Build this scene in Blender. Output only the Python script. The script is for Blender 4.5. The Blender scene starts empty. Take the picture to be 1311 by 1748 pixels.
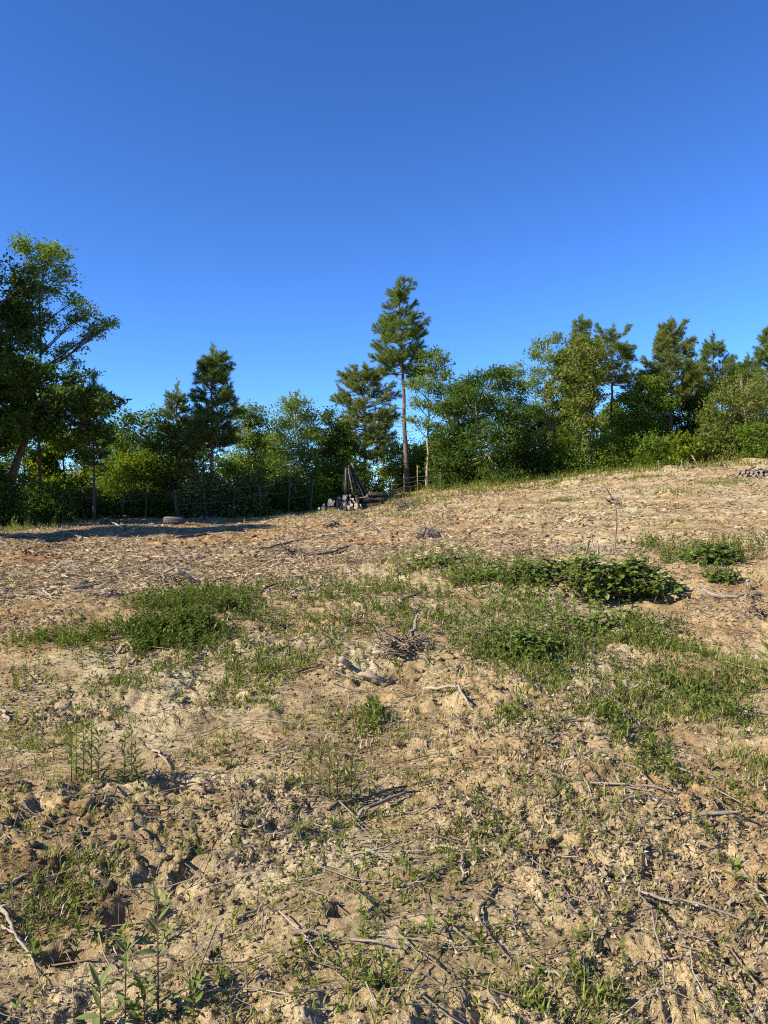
import bpy, math, zlib
import numpy as np
from mathutils import Vector

# ------------------------------------------------------------------ camera, sky, sun, exposure
F = 1320.0                       # focal length in photo pixels (photo 1311 x 1748)
CX, CY = 655.5, 874.0
CAM_Z = 1.6
scene = bpy.context.scene
cam_d = bpy.data.cameras.new('camera')
cam_d.sensor_fit = 'VERTICAL'
cam_d.angle = 2 * math.atan(CY / F)
cam_d.clip_start = 0.05
cam_d.clip_end = 9000
cam = bpy.data.objects.new('camera', cam_d)
scene.collection.objects.link(cam)
cam.location = (0, 0, CAM_Z)
cam.rotation_euler = (math.radians(90), 0, 0)
scene.camera = cam

SUN_ELEV = math.radians(34)
SUN_BACK = math.radians(24)      # how far the sun stands behind the camera, measured from due left
to_sun = Vector((-math.cos(SUN_ELEV) * math.cos(SUN_BACK), -math.cos(SUN_ELEV) * math.sin(SUN_BACK), math.sin(SUN_ELEV)))
world = bpy.data.worlds.new('World')
scene.world = world
world.use_nodes = True
wn = world.node_tree.nodes
wl = world.node_tree.links
sky = wn.new('ShaderNodeTexSky')
sky.sky_type = 'NISHITA'
sky.sun_disc = False
sky.sun_elevation = SUN_ELEV
sky.sun_rotation = math.atan2(to_sun.x, to_sun.y)
sky.altitude = 300
sky.air_density = 1.0
sky.dust_density = 0.0
sky.ozone_density = 10.0
sky_gamma = wn.new('ShaderNodeGamma')               # deeper blue over the whole sky
sky_gamma.inputs['Gamma'].default_value = 1.33
wl.new(sky.outputs['Color'], sky_gamma.inputs['Color'])
wl.new(sky_gamma.outputs['Color'], wn['Background'].inputs['Color'])
wn['Background'].inputs['Strength'].default_value = 0.0725
sun_d = bpy.data.lights.new('sun', 'SUN')
sun_d.energy = 5.0
sun_d.angle = math.radians(0.53)
sun_d.color = (1.0, 0.94, 0.82)
sun = bpy.data.objects.new('sun', sun_d)
scene.collection.objects.link(sun)
sun.rotation_euler = to_sun.to_track_quat('Z', 'Y').to_euler()
scene.view_settings.view_transform = 'Standard'
scene.view_settings.look = 'None'
scene.view_settings.gamma = 1.0
scene.view_settings.use_curve_mapping = False
scene.view_settings.exposure = 0.95
scene.cycles.max_bounces = 6
scene.cycles.diffuse_bounces = 3
scene.cycles.transmission_bounces = 3
scene.cycles.use_denoising = False       # keeps the fine grain of soil and foliage
scene.cycles.filter_width = 1.1

# ------------------------------------------------------------------ helpers
COL = scene.collection


def rng_of(key):
    return np.random.default_rng(zlib.crc32(str(key).encode()))


def hash2(ix, iy, seed):
    h = (ix.astype(np.int64) * 374761393 + iy.astype(np.int64) * 668265263 + seed * 1442695041) & 0xFFFFFFFF
    h = ((h ^ (h >> 13)) * 1274126177) & 0xFFFFFFFF
    h = ((h ^ (h >> 16)) * 2246822519) & 0xFFFFFFFF
    h = h ^ (h >> 15)
    return (h & 0xFFFFFF) / float(0xFFFFFF)


def vnoise(x, y, seed):
    ix, iy = np.floor(x), np.floor(y)
    fx, fy = x - ix, y - iy
    fx = fx * fx * fx * (fx * (fx * 6 - 15) + 10)
    fy = fy * fy * fy * (fy * (fy * 6 - 15) + 10)
    ix, iy = ix.astype(np.int64), iy.astype(np.int64)
    a, b = hash2(ix, iy, seed), hash2(ix + 1, iy, seed)
    c, d = hash2(ix, iy + 1, seed), hash2(ix + 1, iy + 1, seed)
    return (a + (b - a) * fx) * (1 - fy) + (c + (d - c) * fx) * fy      # 0..1


def worley(x, y, seed):
    ix, iy = np.floor(x).astype(np.int64), np.floor(y).astype(np.int64)
    best = np.full(x.shape, 9.0)
    val = np.zeros(x.shape)
    for dx in (-1, 0, 1):
        for dy in (-1, 0, 1):
            cx, cy = ix + dx, iy + dy
            px = cx + hash2(cx, cy, seed)
            py = cy + hash2(cx, cy, seed + 17)
            dd = (px - x) ** 2 + (py - y) ** 2
            m = dd < best
            best = np.where(m, dd, best)
            val = np.where(m, hash2(cx, cy, seed + 31), val)
    return np.sqrt(best), val


def sstep(a, b, x):
    t = np.clip((x - a) / (b - a), 0, 1)
    return t * t * (3 - 2 * t)


CK = ([-300, -60, -16, -8, -3, 0, 2, 4, 8, 12, 16, 30, 80, 300], [0.6, 1.0, 1.33, 1.40, 1.62, 2.05, 2.33, 2.55, 2.98, 3.40, 3.72, 4.5, 5.2, 5.5])
GK = ([-50, 0, 2.4, 5, 7, 9, 11, 14, 20, 28, 32, 38, 45, 70, 260, 3000], [-0.3, 0, .045, .125, .195, .305, .405, .50, .645, .86, 1.0, 1.13, 1.12, .9, -.6, -4])
PITS = []                        # (x, y, radius, depth) hollows in the soil


def H0(x, y):
    """broad shape of the field"""
    z = np.interp(x, *CK) * np.interp(y, *GK)
    z = z + (vnoise(x / 2.6, y / 2.6, 3) - .5) * .16 * sstep(0, 4, np.abs(y)) + (vnoise(x / .95, y / .95, 4) - .5) * .11
    return z


def Hgt(x, y):
    """full soil height with lumps and clods"""
    x = np.asarray(x, float)
    y = np.asarray(y, float)
    r = np.hypot(x, y)
    sp = np.maximum(.005 * r, .004)

    def fade(wave):
        return sstep(1.2, 2.6, wave / sp)
    z = H0(x, y)
    smooth = sstep(.56, .74, vnoise(x / .9 + 5, y / .9, 8))              # smooth sandy spots
    left = sstep(9, 12, y) * sstep(2, -3, x)                             # litter covered flat, less cloddy
    m = (1 - .85 * smooth) * (1 - .25 * left) * (1 + .35 * sstep(11, 16, y))
    z = z + (vnoise(x / .42, y / .42, 5) - .5) * .075 * m
    wx = x + (vnoise(x / .11, y / .11, 21) - .5) * .06
    wy = y + (vnoise(x / .11, y / .11, 22) - .5) * .06
    f1, v1 = worley(wx / .21, wy / .21, 6)
    z = z + np.sqrt(np.clip(1 - (f1 / .72) ** 2, 0, 1)) * (.006 + .034 * v1 ** 2) * m * fade(.3)
    f2, v2 = worley(wx / .075, wy / .075, 7)
    z = z + np.sqrt(np.clip(1 - (f2 / .75) ** 2, 0, 1)) * (.006 + .030 * v2) * m * fade(.1)
    z = z + (vnoise(x / .028, y / .028, 9) - .5) * .020 * (1 - .6 * smooth) * fade(.05)
    z = z + (vnoise(x / .013, y / .013, 10) - .5) * .009 * fade(.025)
    z = z + (.5 - np.abs(2 * vnoise(wx / .16, wy / .16, 13) - 1)) * .040 * m * fade(.2)
    z = z + (.5 - np.abs(2 * vnoise(wx / .06, wy / .06, 14) - 1)) * .032 * m * fade(.08)
    for (px, py, pr, pd) in PITS:
        dd = np.hypot(x - px, (y - py) * 1.25) / pr
        z = z - pd * sstep(1.0, .55, dd) + .25 * pd * np.exp(-((dd - 1.15) / .2) ** 2)
    return z


def Hs(x, y):
    return float(Hgt(np.array([x]), np.array([y]))[0])


_dd = np.concatenate([np.arange(1.6, 12, .02), np.arange(12, 60, .06)])


def G(px, py):
    """ground point seen at a photo pixel"""
    ax, az = (px - CX) / F, (CY - py) / F
    z = CAM_Z + az * _dd
    h = H0(ax * _dd, _dd)
    below = np.nonzero(z < h)[0]
    d = _dd[below[0]] if len(below) else 33.0
    return np.array([ax * d, d, Hs(ax * d, d)])


def P(px, py, d):
    return np.array([(px - CX) / F * d, d, CAM_Z + (CY - py) / F * d])


for (px, py, r, dep) in [(728, 1216, .10, .10), (760, 1210, .12, .10), (215, 1572, .10, .09), (650, 1195, .10, .08), (742, 916, .22, .16), (1085, 1650, .08, .07), (120, 1640, .10, .08),
                         (1050, 1640, .07, .07), (875, 1195, .12, .1), (300, 1350, .14, .07), (1265, 1500, .09, .06), (1130, 1500, .1, .06), (480, 1335, .12, .06), (330, 1500, .08, .07),
                         (860, 1160, .15, .08), (700, 1275, .09, .06), (1150, 1030, .25, .15), (590, 1560, .08, .06), (790, 1360, .1, .06), (960, 1450, .08, .05)]:
    g = G(px, py)
    PITS.append((g[0], g[1], r, dep))


class MB:
    """collects tris and quads into one mesh"""
    def __init__(self):
        self.V, self.T, self.Q, self.n = [], [], [], 0

    def add(self, V, T=None, Q=None):
        V = np.asarray(V, float).reshape(-1, 3)
        if T is not None and len(T):
            self.T.append(np.asarray(T, np.int64).reshape(-1, 3) + self.n)
        if Q is not None and len(Q):
            self.Q.append(np.asarray(Q, np.int64).reshape(-1, 4) + self.n)
        self.V.append(V)
        self.n += len(V)

    def tube(self, pts, rad, sides=6, cap=True, wob=0, rng=None):
        pts = np.asarray(pts, float)
        n = len(pts)
        rad = np.full(n, rad, float) if np.isscalar(rad) else np.asarray(rad, float)
        tan = np.gradient(pts, axis=0) if n > 2 else np.repeat((pts[1:] - pts[:1]), n, 0)
        tan /= np.linalg.norm(tan, axis=1, keepdims=True) + 1e-9
        ref = np.array([0, 0, 1.0]) if abs(tan[:, 2]).mean() < .8 else np.array([1.0, 0, 0])
        a = np.cross(tan, ref)
        a /= np.linalg.norm(a, axis=1, keepdims=True) + 1e-9
        b = np.cross(a, tan)
        th = np.arange(sides) / sides * 2 * np.pi
        rr = rad[:, None] * np.ones(sides)
        if wob and rng is not None:
            rr = rr * (1 + rng.normal(0, wob, rr.shape))
        V = pts[:, None] + rr[..., None] * (a[:, None] * np.cos(th)[None, :, None] + b[:, None] * np.sin(th)[None, :, None])
        i = np.arange(n - 1)[:, None] * sides
        j = np.arange(sides)[None]
        k = (j + 1) % sides
        Q = np.stack([i + j, i + k, i + sides + k, i + sides + j], -1).reshape(-1, 4)
        T = []
        V = V.reshape(-1, 3)
        if cap:
            for e, o in ((0, 0), (n - 1, (n - 1) * sides)):
                for q in range(1, sides - 1):
                    T.append((o, o + q + 1, o + q) if e == 0 else (o, o + q, o + q + 1))
        self.add(V, T, Q)

    def leaves(self, C, D, N, L, W, fold=.12, droop=0.0):
        """rhombic leaves: base C, direction D, normal N"""
        S = np.cross(D, N)
        S /= np.linalg.norm(S, axis=1, keepdims=True) + 1e-9
        N = np.cross(S, D)
        L = np.broadcast_to(L, (len(C),))[:, None]
        W = np.broadcast_to(W, (len(C),))[:, None]
        mid = C + D * L * .45
        tip = C + D * L - np.array([0, 0, 1.0]) * L * droop
        V = np.stack([C, mid + S * W * .5 + N * L * fold, tip, mid - S * W * .5 + N * L * fold], 1)
        self.add(V, None, np.arange(len(C) * 4).reshape(-1, 4))

    def tri_leaves(self, C, D, N, L, W):
        S = unit(np.cross(D, N))
        L = np.broadcast_to(L, (len(C),))[:, None]
        W = np.broadcast_to(W, (len(C),))[:, None]
        V = np.stack([C + S * W * .5, C + D * L, C - S * W * .5], 1)
        self.add(V, np.arange(len(C) * 3).reshape(-1, 3))

    def mesh(self, name, mat, smooth=False):
        me = bpy.data.meshes.new(name)
        V = np.concatenate(self.V) if self.V else np.zeros((0, 3))
        T = np.concatenate(self.T) if self.T else np.zeros((0, 3), np.int64)
        Q = np.concatenate(self.Q) if self.Q else np.zeros((0, 4), np.int64)
        me.vertices.add(len(V))
        me.vertices.foreach_set('co', V.astype(np.float32).ravel())
        me.loops.add(len(T) * 3 + len(Q) * 4)
        me.loops.foreach_set('vertex_index', np.concatenate([T.ravel(), Q.ravel()]).astype(np.int32))
        me.polygons.add(len(T) + len(Q))
        st = np.concatenate([np.arange(len(T)) * 3, len(T) * 3 + np.arange(len(Q)) * 4]).astype(np.int32)
        me.polygons.foreach_set('loop_start', st)
        if smooth:
            me.polygons.foreach_set('use_smooth', np.ones(len(T) + len(Q), bool))
        me.update(calc_edges=True)
        me.materials.append(mat)
        return me

    def build(self, name, mat, parent=None, smooth=False):
        return link(name, self.mesh(name, mat, smooth), parent)


def link(name, me, parent=None, loc=None):
    o = bpy.data.objects.new(name, me)
    COL.objects.link(o)
    if parent is not None:
        o.parent = parent
    if loc is not None:
        o.location = loc
    return o


def tag(o, label, cat=None, group=None, kind=None):
    o['label'] = label
    if cat:
        o['category'] = cat
    if group:
        o['group'] = group
    if kind:
        o['kind'] = kind
    return o


def empty(name, loc, label, cat, group=None):
    o = link(name, None, None, loc)
    o.empty_display_size = .2
    return tag(o, label, cat, group)


def unit(v):
    v = np.asarray(v, float)
    return v / (np.linalg.norm(v, axis=-1, keepdims=True) + 1e-9)


# ------------------------------------------------------------------ materials
def new_mat(name):
    m = bpy.data.materials.new(name)
    m.use_nodes = True
    nt = m.node_tree
    nt.nodes.clear()
    out = nt.nodes.new('ShaderNodeOutputMaterial')
    return m, nt, out


def ramp(nt, cols, fac=None, const=False):
    r = nt.nodes.new('ShaderNodeValToRGB')
    el = r.color_ramp.elements
    while len(el) < len(cols):
        el.new(.5)
    for e, (p, c) in zip(el, cols):
        e.position = p
        e.color = (*c, 1)
    if const:
        r.color_ramp.interpolation = 'CONSTANT'
    if fac is not None:
        nt.links.new(fac, r.inputs['Fac'])
    return r


def leaf_mat(name, cols, trans=.35, rough=.5, spec=.25, tcol=1.5):
    m, nt, out = new_mat(name)
    if trans >= .2:                                      # living leaves: warm yellow-green pigment, dull cuticle
        cols = [(r_ * 1.06, g_ * 1.05, b_ * .72) for r_, g_, b_ in cols]
        spec *= .45
    g = nt.nodes.new('ShaderNodeNewGeometry')
    n = len(cols)
    r = ramp(nt, [(i / (n - 1), c) for i, c in enumerate(cols)], g.outputs['Random Per Island'])
    p = nt.nodes.new('ShaderNodeBsdfPrincipled')
    p.inputs['Roughness'].default_value = rough
    p.inputs['Specular IOR Level'].default_value = spec
    nt.links.new(r.outputs['Color'], p.inputs['Base Color'])
    if trans <= 0:
        nt.links.new(p.outputs[0], out.inputs['Surface'])
        return m
    t = nt.nodes.new('ShaderNodeBsdfTranslucent')
    mul = nt.nodes.new('ShaderNodeMix')
    mul.data_type = 'RGBA'
    mul.blend_type = 'MULTIPLY'
    mul.inputs[0].default_value = 1
    nt.links.new(r.outputs['Color'], mul.inputs[6])
    mul.inputs[7].default_value = (tcol * 1.05, tcol * 1.1, tcol * .55, 1)
    nt.links.new(mul.outputs[2], t.inputs['Color'])
    mx = nt.nodes.new('ShaderNodeMixShader')
    mx.inputs[0].default_value = trans
    nt.links.new(p.outputs[0], mx.inputs[1])
    nt.links.new(t.outputs[0], mx.inputs[2])
    nt.links.new(mx.outputs[0], out.inputs['Surface'])
    return m


def noise_mat(name, cols, scale, stretch=(1, 1, 1), rough=.9, bump=.4, dist=.01, detail=6, island=0.0):
    m, nt, out = new_mat(name)
    tc = nt.nodes.new('ShaderNodeTexCoord')
    mp = nt.nodes.new('ShaderNodeMapping')
    mp.inputs['Scale'].default_value = stretch
    nt.links.new(tc.outputs['Object'], mp.inputs['Vector'])
    nz = nt.nodes.new('ShaderNodeTexNoise')
    nz.inputs['Scale'].default_value = scale
    nz.inputs['Detail'].default_value = detail
    nz.inputs['Roughness'].default_value = .65
    nt.links.new(mp.outputs[0], nz.inputs['Vector'])
    fac = nz.outputs['Fac']
    if island:
        g = nt.nodes.new('ShaderNodeNewGeometry')
        ad = nt.nodes.new('ShaderNodeMath')
        ad.operation = 'MULTIPLY_ADD'
        nt.links.new(g.outputs['Random Per Island'], ad.inputs[0])
        ad.inputs[1].default_value = island
        sb = nt.nodes.new('ShaderNodeMath')
        sb.operation = 'SUBTRACT'
        nt.links.new(fac, sb.inputs[0])
        sb.inputs[1].default_value = island * .5
        nt.links.new(sb.outputs[0], ad.inputs[2])
        fac = ad.outputs[0]
    r = ramp(nt, cols, fac)
    p = nt.nodes.new('ShaderNodeBsdfPrincipled')
    p.inputs['Roughness'].default_value = rough
    p.inputs['Specular IOR Level'].default_value = .06
    nt.links.new(r.outputs['Color'], p.inputs['Base Color'])
    if bump:
        b = nt.nodes.new('ShaderNodeBump')
        b.inputs['Strength'].default_value = bump
        b.inputs['Distance'].default_value = dist
        nt.links.new(nz.outputs['Fac'], b.inputs['Height'])
        nt.links.new(b.outputs[0], p.inputs['Normal'])
    nt.links.new(p.outputs[0], out.inputs['Surface'])
    return m


def soil_mat():
    m, nt, out = new_mat('dry_clay_soil')
    tc = nt.nodes.new('ShaderNodeNewGeometry')

    def nz(scale, detail, rough=.6, dist=0.0):
        n = nt.nodes.new('ShaderNodeTexNoise')
        n.inputs['Scale'].default_value = scale
        n.inputs['Detail'].default_value = detail
        n.inputs['Roughness'].default_value = rough
        n.inputs['Distortion'].default_value = dist
        nt.links.new(tc.outputs['Position'], n.inputs['Vector'])
        return n.outputs['Fac']

    def mix(fac, a, b, mode='MIX'):
        x = nt.nodes.new('ShaderNodeMix')
        x.data_type = 'RGBA'
        x.blend_type = mode
        for s, v in ((0, fac), (6, a), (7, b)):
            if isinstance(v, (float, int)):
                x.inputs[s].default_value = v
            elif isinstance(v, tuple):
                x.inputs[s].default_value = (*v, 1)
            else:
                nt.links.new(v, x.inputs[s])
        return x.outputs[2]
    mid = ramp(nt, [(.30, (.25, .182, .10)), (.46, (.455, .357, .198)), (.60, (.59, .478, .275)), (.75, (.68, .57, .345))], nz(3.1, 9, .7))
    big = ramp(nt, [(.42, (0, 0, 0)), (.62, (1, 1, 1))], nz(.33, 4))
    c = mix(big.outputs['Color'], mid.outputs['Color'], mix(1.0, mid.outputs['Color'], (.98, .88, .79), 'MULTIPLY'))
    fine = ramp(nt, [(.36, (.42, .39, .35)), (.5, (1, 1, 1)), (.68, (1.16, 1.14, 1.08))], nz(38, 6, .8))
    c = mix(1.0, c, fine.outputs['Color'], 'MULTIPLY')
    # the flat left of the brow is covered with trodden brown litter
    sx = nt.nodes.new('ShaderNodeSeparateXYZ')
    nt.links.new(tc.outputs['Position'], sx.inputs[0])

    def mr(sock, a, b):
        n = nt.nodes.new('ShaderNodeMapRange')
        n.inputs['From Min'].default_value = a
        n.inputs['From Max'].default_value = b
        nt.links.new(sock, n.inputs['Value'])
        return n.outputs['Result']
    mm = nt.nodes.new('ShaderNodeMath')
    mm.operation = 'MULTIPLY'
    nt.links.new(mr(sx.outputs['X'], 5, -4), mm.inputs[0])
    nt.links.new(mr(sx.outputs['Y'], 8.5, 13), mm.inputs[1])
    m2 = nt.nodes.new('ShaderNodeMath')
    m2.operation = 'MULTIPLY'
    nt.links.new(mm.outputs[0], m2.inputs[0])
    nt.links.new(ramp(nt, [(.3, (.45, .45, .45)), (.6, (1, 1, 1))], nz(1.3, 6)).outputs['Color'], m2.inputs[1])
    c = mix(m2.outputs[0], c, mix(1.0, c, (.82, .69, .60), 'MULTIPLY'))
    patch = ramp(nt, [(.44, (0, 0, 0)), (.60, (1, 1, 1))], nz(.85, 5, .6, .5))
    c = mix(patch.outputs['Color'], c, mix(1.0, c, (.82, .74, .67), 'MULTIPLY'))
    stain = ramp(nt, [(.50, (0, 0, 0)), (.68, (.75, .75, .75))], nz(2.3, 10, .78, .8))
    c = mix(stain.outputs['Color'], c, mix(1.0, c, (.44, .385, .335), 'MULTIPLY'))
    p = nt.nodes.new('ShaderNodeBsdfPrincipled')
    p.inputs['Roughness'].default_value = .95
    p.inputs['Specular IOR Level'].default_value = .03
    nt.links.new(c, p.inputs['Base Color'])
    b = nt.nodes.new('ShaderNodeBump')
    b.inputs['Strength'].default_value = .7
    b.inputs['Distance'].default_value = .012
    nt.links.new(nz(60, 6, .7), b.inputs['Height'])
    b2 = nt.nodes.new('ShaderNodeBump')
    b2.inputs['Strength'].default_value = .6
    b2.inputs['Distance'].default_value = .06
    nt.links.new(nz(9, 7, .7), b2.inputs['Height'])
    nt.links.new(b.outputs[0], b2.inputs['Normal'])
    b3 = nt.nodes.new('ShaderNodeBump')
    b3.inputs['Strength'].default_value = .75
    b3.inputs['Distance'].default_value = .13
    nt.links.new(nz(3.6, 8, .72, .6), b3.inputs['Height'])
    nt.links.new(b2.outputs[0], b3.inputs['Normal'])
    nt.links.new(b3.outputs[0], p.inputs['Normal'])
    nt.links.new(p.outputs[0], out.inputs['Surface'])
    return m


M = {}
M['soil'] = soil_mat()
M['clod'] = noise_mat('clay_clod', [(.3, (.33, .22, .12)), (.5, (.47, .34, .19)), (.72, (.58, .45, .28))], 14, rough=.95, bump=.6, dist=.01, island=.35)
M['litter'] = leaf_mat('dry_litter', [(.09, .065, .04), (.26, .19, .11), (.15, .11, .07), (.34, .27, .17), (.20, .155, .10), (.44, .36, .24), (.27, .20, .125)], trans=.1, rough=.8, spec=.1)
M['straw'] = leaf_mat('dry_straw', [(.12, .085, .055), (.38, .28, .16), (.22, .155, .095), (.50, .40, .26), (.17, .12, .075), (.42, .31, .185), (.28, .20, .12), (.58, .48, .33)], trans=.1, rough=.8, spec=.1)
M['twig'] = leaf_mat('twig_bark', [(.11, .08, .055), (.25, .19, .13), (.17, .125, .085), (.36, .29, .21)], trans=0, rough=.85, spec=.1)
M['bark_brown'] = noise_mat('brown_bark', [(.3, (.05, .035, .025)), (.5, (.12, .085, .06)), (.75, (.22, .165, .12))], 9, (1, 1, .25), bump=.8, dist=.02)
M['bark_pine'] = noise_mat('pine_bark', [(.3, (.055, .038, .03)), (.5, (.15, .10, .075)), (.75, (.28, .20, .155))], 9, (1, 1, .3), bump=.9, dist=.03)
M['bark_pale'] = noise_mat('pale_bark', [(.3, (.15, .12, .09)), (.5, (.30, .25, .19)), (.75, (.44, .39, .31))], 10, (1, 1, .3), bump=.7, dist=.015)
M['wood_pale'] = noise_mat('bleached_wood', [(.3, (.17, .125, .08)), (.5, (.29, .225, .15)), (.75, (.41, .34, .245))], 18, bump=.5, dist=.006)
M['wood_grey'] = noise_mat('grey_weathered_wood', [(.3, (.12, .092, .068)), (.5, (.22, .175, .13)), (.75, (.33, .275, .21))], 18, bump=.5, dist=.006)
M['wood_brown'] = noise_mat('brown_twig_wood', [(.3, (.07, .05, .035)), (.5, (.15, .108, .075)), (.75, (.26, .20, .145))], 18, bump=.5, dist=.006)
M['log_bark'] = noise_mat('dark_log_bark', [(.3, (.025, .02, .017)), (.5, (.055, .043, .036)), (.75, (.12, .10, .085))], 12, bump=.7, dist=.015)
M['grey_log'] = noise_mat('grey_log_bark', [(.3, (.06, .05, .045)), (.5, (.13, .11, .095)), (.75, (.25, .22, .19))], 12, bump=.7, dist=.015)
M['pole_bark_shaded'] = noise_mat('shade_darkened_pole_bark', [(.3, (.008, .007, .006)), (.5, (.018, .015, .013)), (.75, (.045, .038, .034))], 12, bump=.7, dist=.015)  # bark colour blackened to stand in for the shade on the poles
M['cut_wood'] = noise_mat('cut_wood_end', [(.3, (.22, .165, .125)), (.5, (.40, .32, .255)), (.75, (.56, .47, .385))], 30, bump=.3, dist=.004)
M['rubber'] = noise_mat('lightened_old_rubber', [(.3, (.09, .087, .08)), (.6, (.17, .162, .145)), (.8, (.30, .275, .23))], 16, bump=.3, dist=.004)  # rubber colour lightened so the tyre looks partly sunlit
M['wire'] = noise_mat('rusty_wire', [(.3, (.12, .10, .085)), (.7, (.26, .24, .22))], 30, bump=0)
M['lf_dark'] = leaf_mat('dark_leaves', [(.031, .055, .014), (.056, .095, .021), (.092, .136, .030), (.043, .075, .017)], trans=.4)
M['lf_mid'] = leaf_mat('mid_green_leaves', [(.066, .112, .020), (.110, .166, .029), (.162, .210, .040), (.084, .136, .024)], trans=.46)
M['lf_locust'] = leaf_mat('locust_leaves', [(.095, .145, .042), (.140, .195, .052), (.195, .240, .068), (.112, .165, .046)], trans=.47)
M['lf_bright'] = leaf_mat('bright_green_leaves', [(.10, .145, .02), (.15, .195, .026), (.20, .235, .036), (.12, .165, .022)], trans=.48)
M['lf_olive'] = leaf_mat('olive_leaves', [(.080, .104, .028), (.125, .148, .040), (.172, .188, .054), (.098, .126, .034)], trans=.32)
M['lf_ivy'] = leaf_mat('ivy_leaves', [(.045, .065, .018), (.10, .125, .035), (.15, .165, .055), (.06, .085, .022)], trans=.2, rough=.35, spec=.45)
M['lf_shrub'] = leaf_mat('shrub_leaves', [(.045, .062, .022), (.085, .105, .034), (.15, .155, .07), (.055, .078, .024), (.28, .27, .19)], trans=.3)
M['ndl'] = leaf_mat('pine_needles', [(.075, .115, .038), (.130, .175, .056), (.190, .225, .076), (.098, .142, .046)], trans=.42)
M['ndl_pale'] = leaf_mat('pale_pine_needles', [(.095, .125, .047), (.155, .182, .068), (.215, .230, .090), (.120, .148, .055)], trans=.42)
M['grass'] = leaf_mat('grass_blades', [(.09, .12, .03), (.30, .26, .14), (.15, .175, .045), (.20, .215, .065), (.12, .145, .036), (.36, .31, .18), (.17, .19, .05)], trans=.3)
M['weed'] = leaf_mat('weed_leaves', [(.075, .105, .026), (.115, .145, .036), (.165, .19, .055), (.09, .12, .03), (.20, .19, .08)], trans=.3)
M['weed_dk'] = leaf_mat('dark_weed_leaves', [(.050, .078, .020), (.080, .112, .028), (.125, .155, .042), (.062, .09, .023), (.16, .15, .06)], trans=.28)
M['weed_dry'] = leaf_mat('dry_weed_leaves', [(.075, .075, .03), (.12, .105, .045), (.16, .145, .065), (.09, .095, .036)], trans=.25)
M['weed_grey'] = leaf_mat('grey_green_weed_leaves', [(.075, .105, .045), (.12, .15, .065), (.16, .185, .085), (.09, .12, .05)], trans=.25)
M['bramble'] = leaf_mat('bramble_leaves', [(.055, .088, .022), (.090, .130, .032), (.140, .178, .048), (.065, .102, .026), (.19, .21, .05)], trans=.25, rough=.4, spec=.4)
M['stem_green'] = noise_mat('green_stem', [(.3, (.08, .09, .035)), (.7, (.17, .15, .07))], 20, bump=0)
M['stem_red'] = noise_mat('reddish_stem', [(.3, (.08, .045, .03)), (.7, (.17, .10, .065))], 20, bump=0)

# ------------------------------------------------------------------ ground
def make_ground():
    r_in = np.array([.25, .6, 1.0])
    k = math.log(62 / 1.35) / 570
    r_mid = 1.35 * np.exp(np.arange(571) * k)
    r_out = 62 * 1.16 ** np.arange(1, 30)
    R = np.concatenate([r_in, r_mid, r_out])
    A = np.radians(np.concatenate([np.linspace(-34, 34, 440), np.arange(38, 324, 4)]))
    nr, na = len(R), len(A)
    x = R[:, None] * np.sin(A)[None]
    y = R[:, None] * np.cos(A)[None]
    z = Hgt(x.ravel(), y.ravel())
    V = np.stack([x.ravel(), y.ravel(), z], -1)
    i = np.arange(nr - 1)[:, None] * na
    j = np.arange(na)[None]
    k2 = (j + 1) % na
    Q = np.stack([i + j, i + k2, i + na + k2, i + na + j], -1).reshape(-1, 4)
    mb = MB()
    mb.add(V, None, Q[:, ::-1])
    c = len(V)
    mb.add([[0, 0, Hs(0, 0)]], None, None)
    mb.T.append(np.stack([np.full(na, c), np.arange(na), (np.arange(na) + 1) % na], -1)[:, ::-1])
    o = mb.build('ground', M['soil'], smooth=True)
    return tag(o, 'dry cleared clay field rising to the tree line', 'ground', kind='structure')


ground = make_ground()

ICO_V = None


def ico(sub):
    import bmesh
    bm = bmesh.new()
    bmesh.ops.create_icosphere(bm, subdivisions=sub, radius=1)
    V = np.array([v.co[:] for v in bm.verts])
    T = np.array([[v.index for v in f.verts] for f in bm.faces])
    bm.free()
    return V, T


def rot_mats(rng, n):
    q = rng.normal(size=(n, 4))
    q /= np.linalg.norm(q, axis=1, keepdims=True)
    w, x, y, z = q.T
    return np.stack([np.stack([1 - 2 * (y * y + z * z), 2 * (x * y - z * w), 2 * (x * z + y * w)], -1),
                     np.stack([2 * (x * y + z * w), 1 - 2 * (x * x + z * z), 2 * (y * z - x * w)], -1),
                     np.stack([2 * (x * z - y * w), 2 * (y * z + x * w), 1 - 2 * (x * x + y * y)], -1)], 1)


def lumpy(V, rng, amp):
    k = rng.normal(size=(5, 3)) * 2.2
    ph = rng.uniform(0, 6, 5)
    return V * (1 + amp * np.sin(V @ k.T + ph).sum(1, keepdims=True) / 2.2) * rng.uniform(.75, 1.2, 3)


def field_points(rng, n, dmin, dmax, xs=.62):
    """random points of the field in view, with equal numbers per distance ratio"""
    d = dmin * (dmax / dmin) ** rng.uniform(size=n)
    x = rng.uniform(-xs, xs, n) * d
    return x, d


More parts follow.
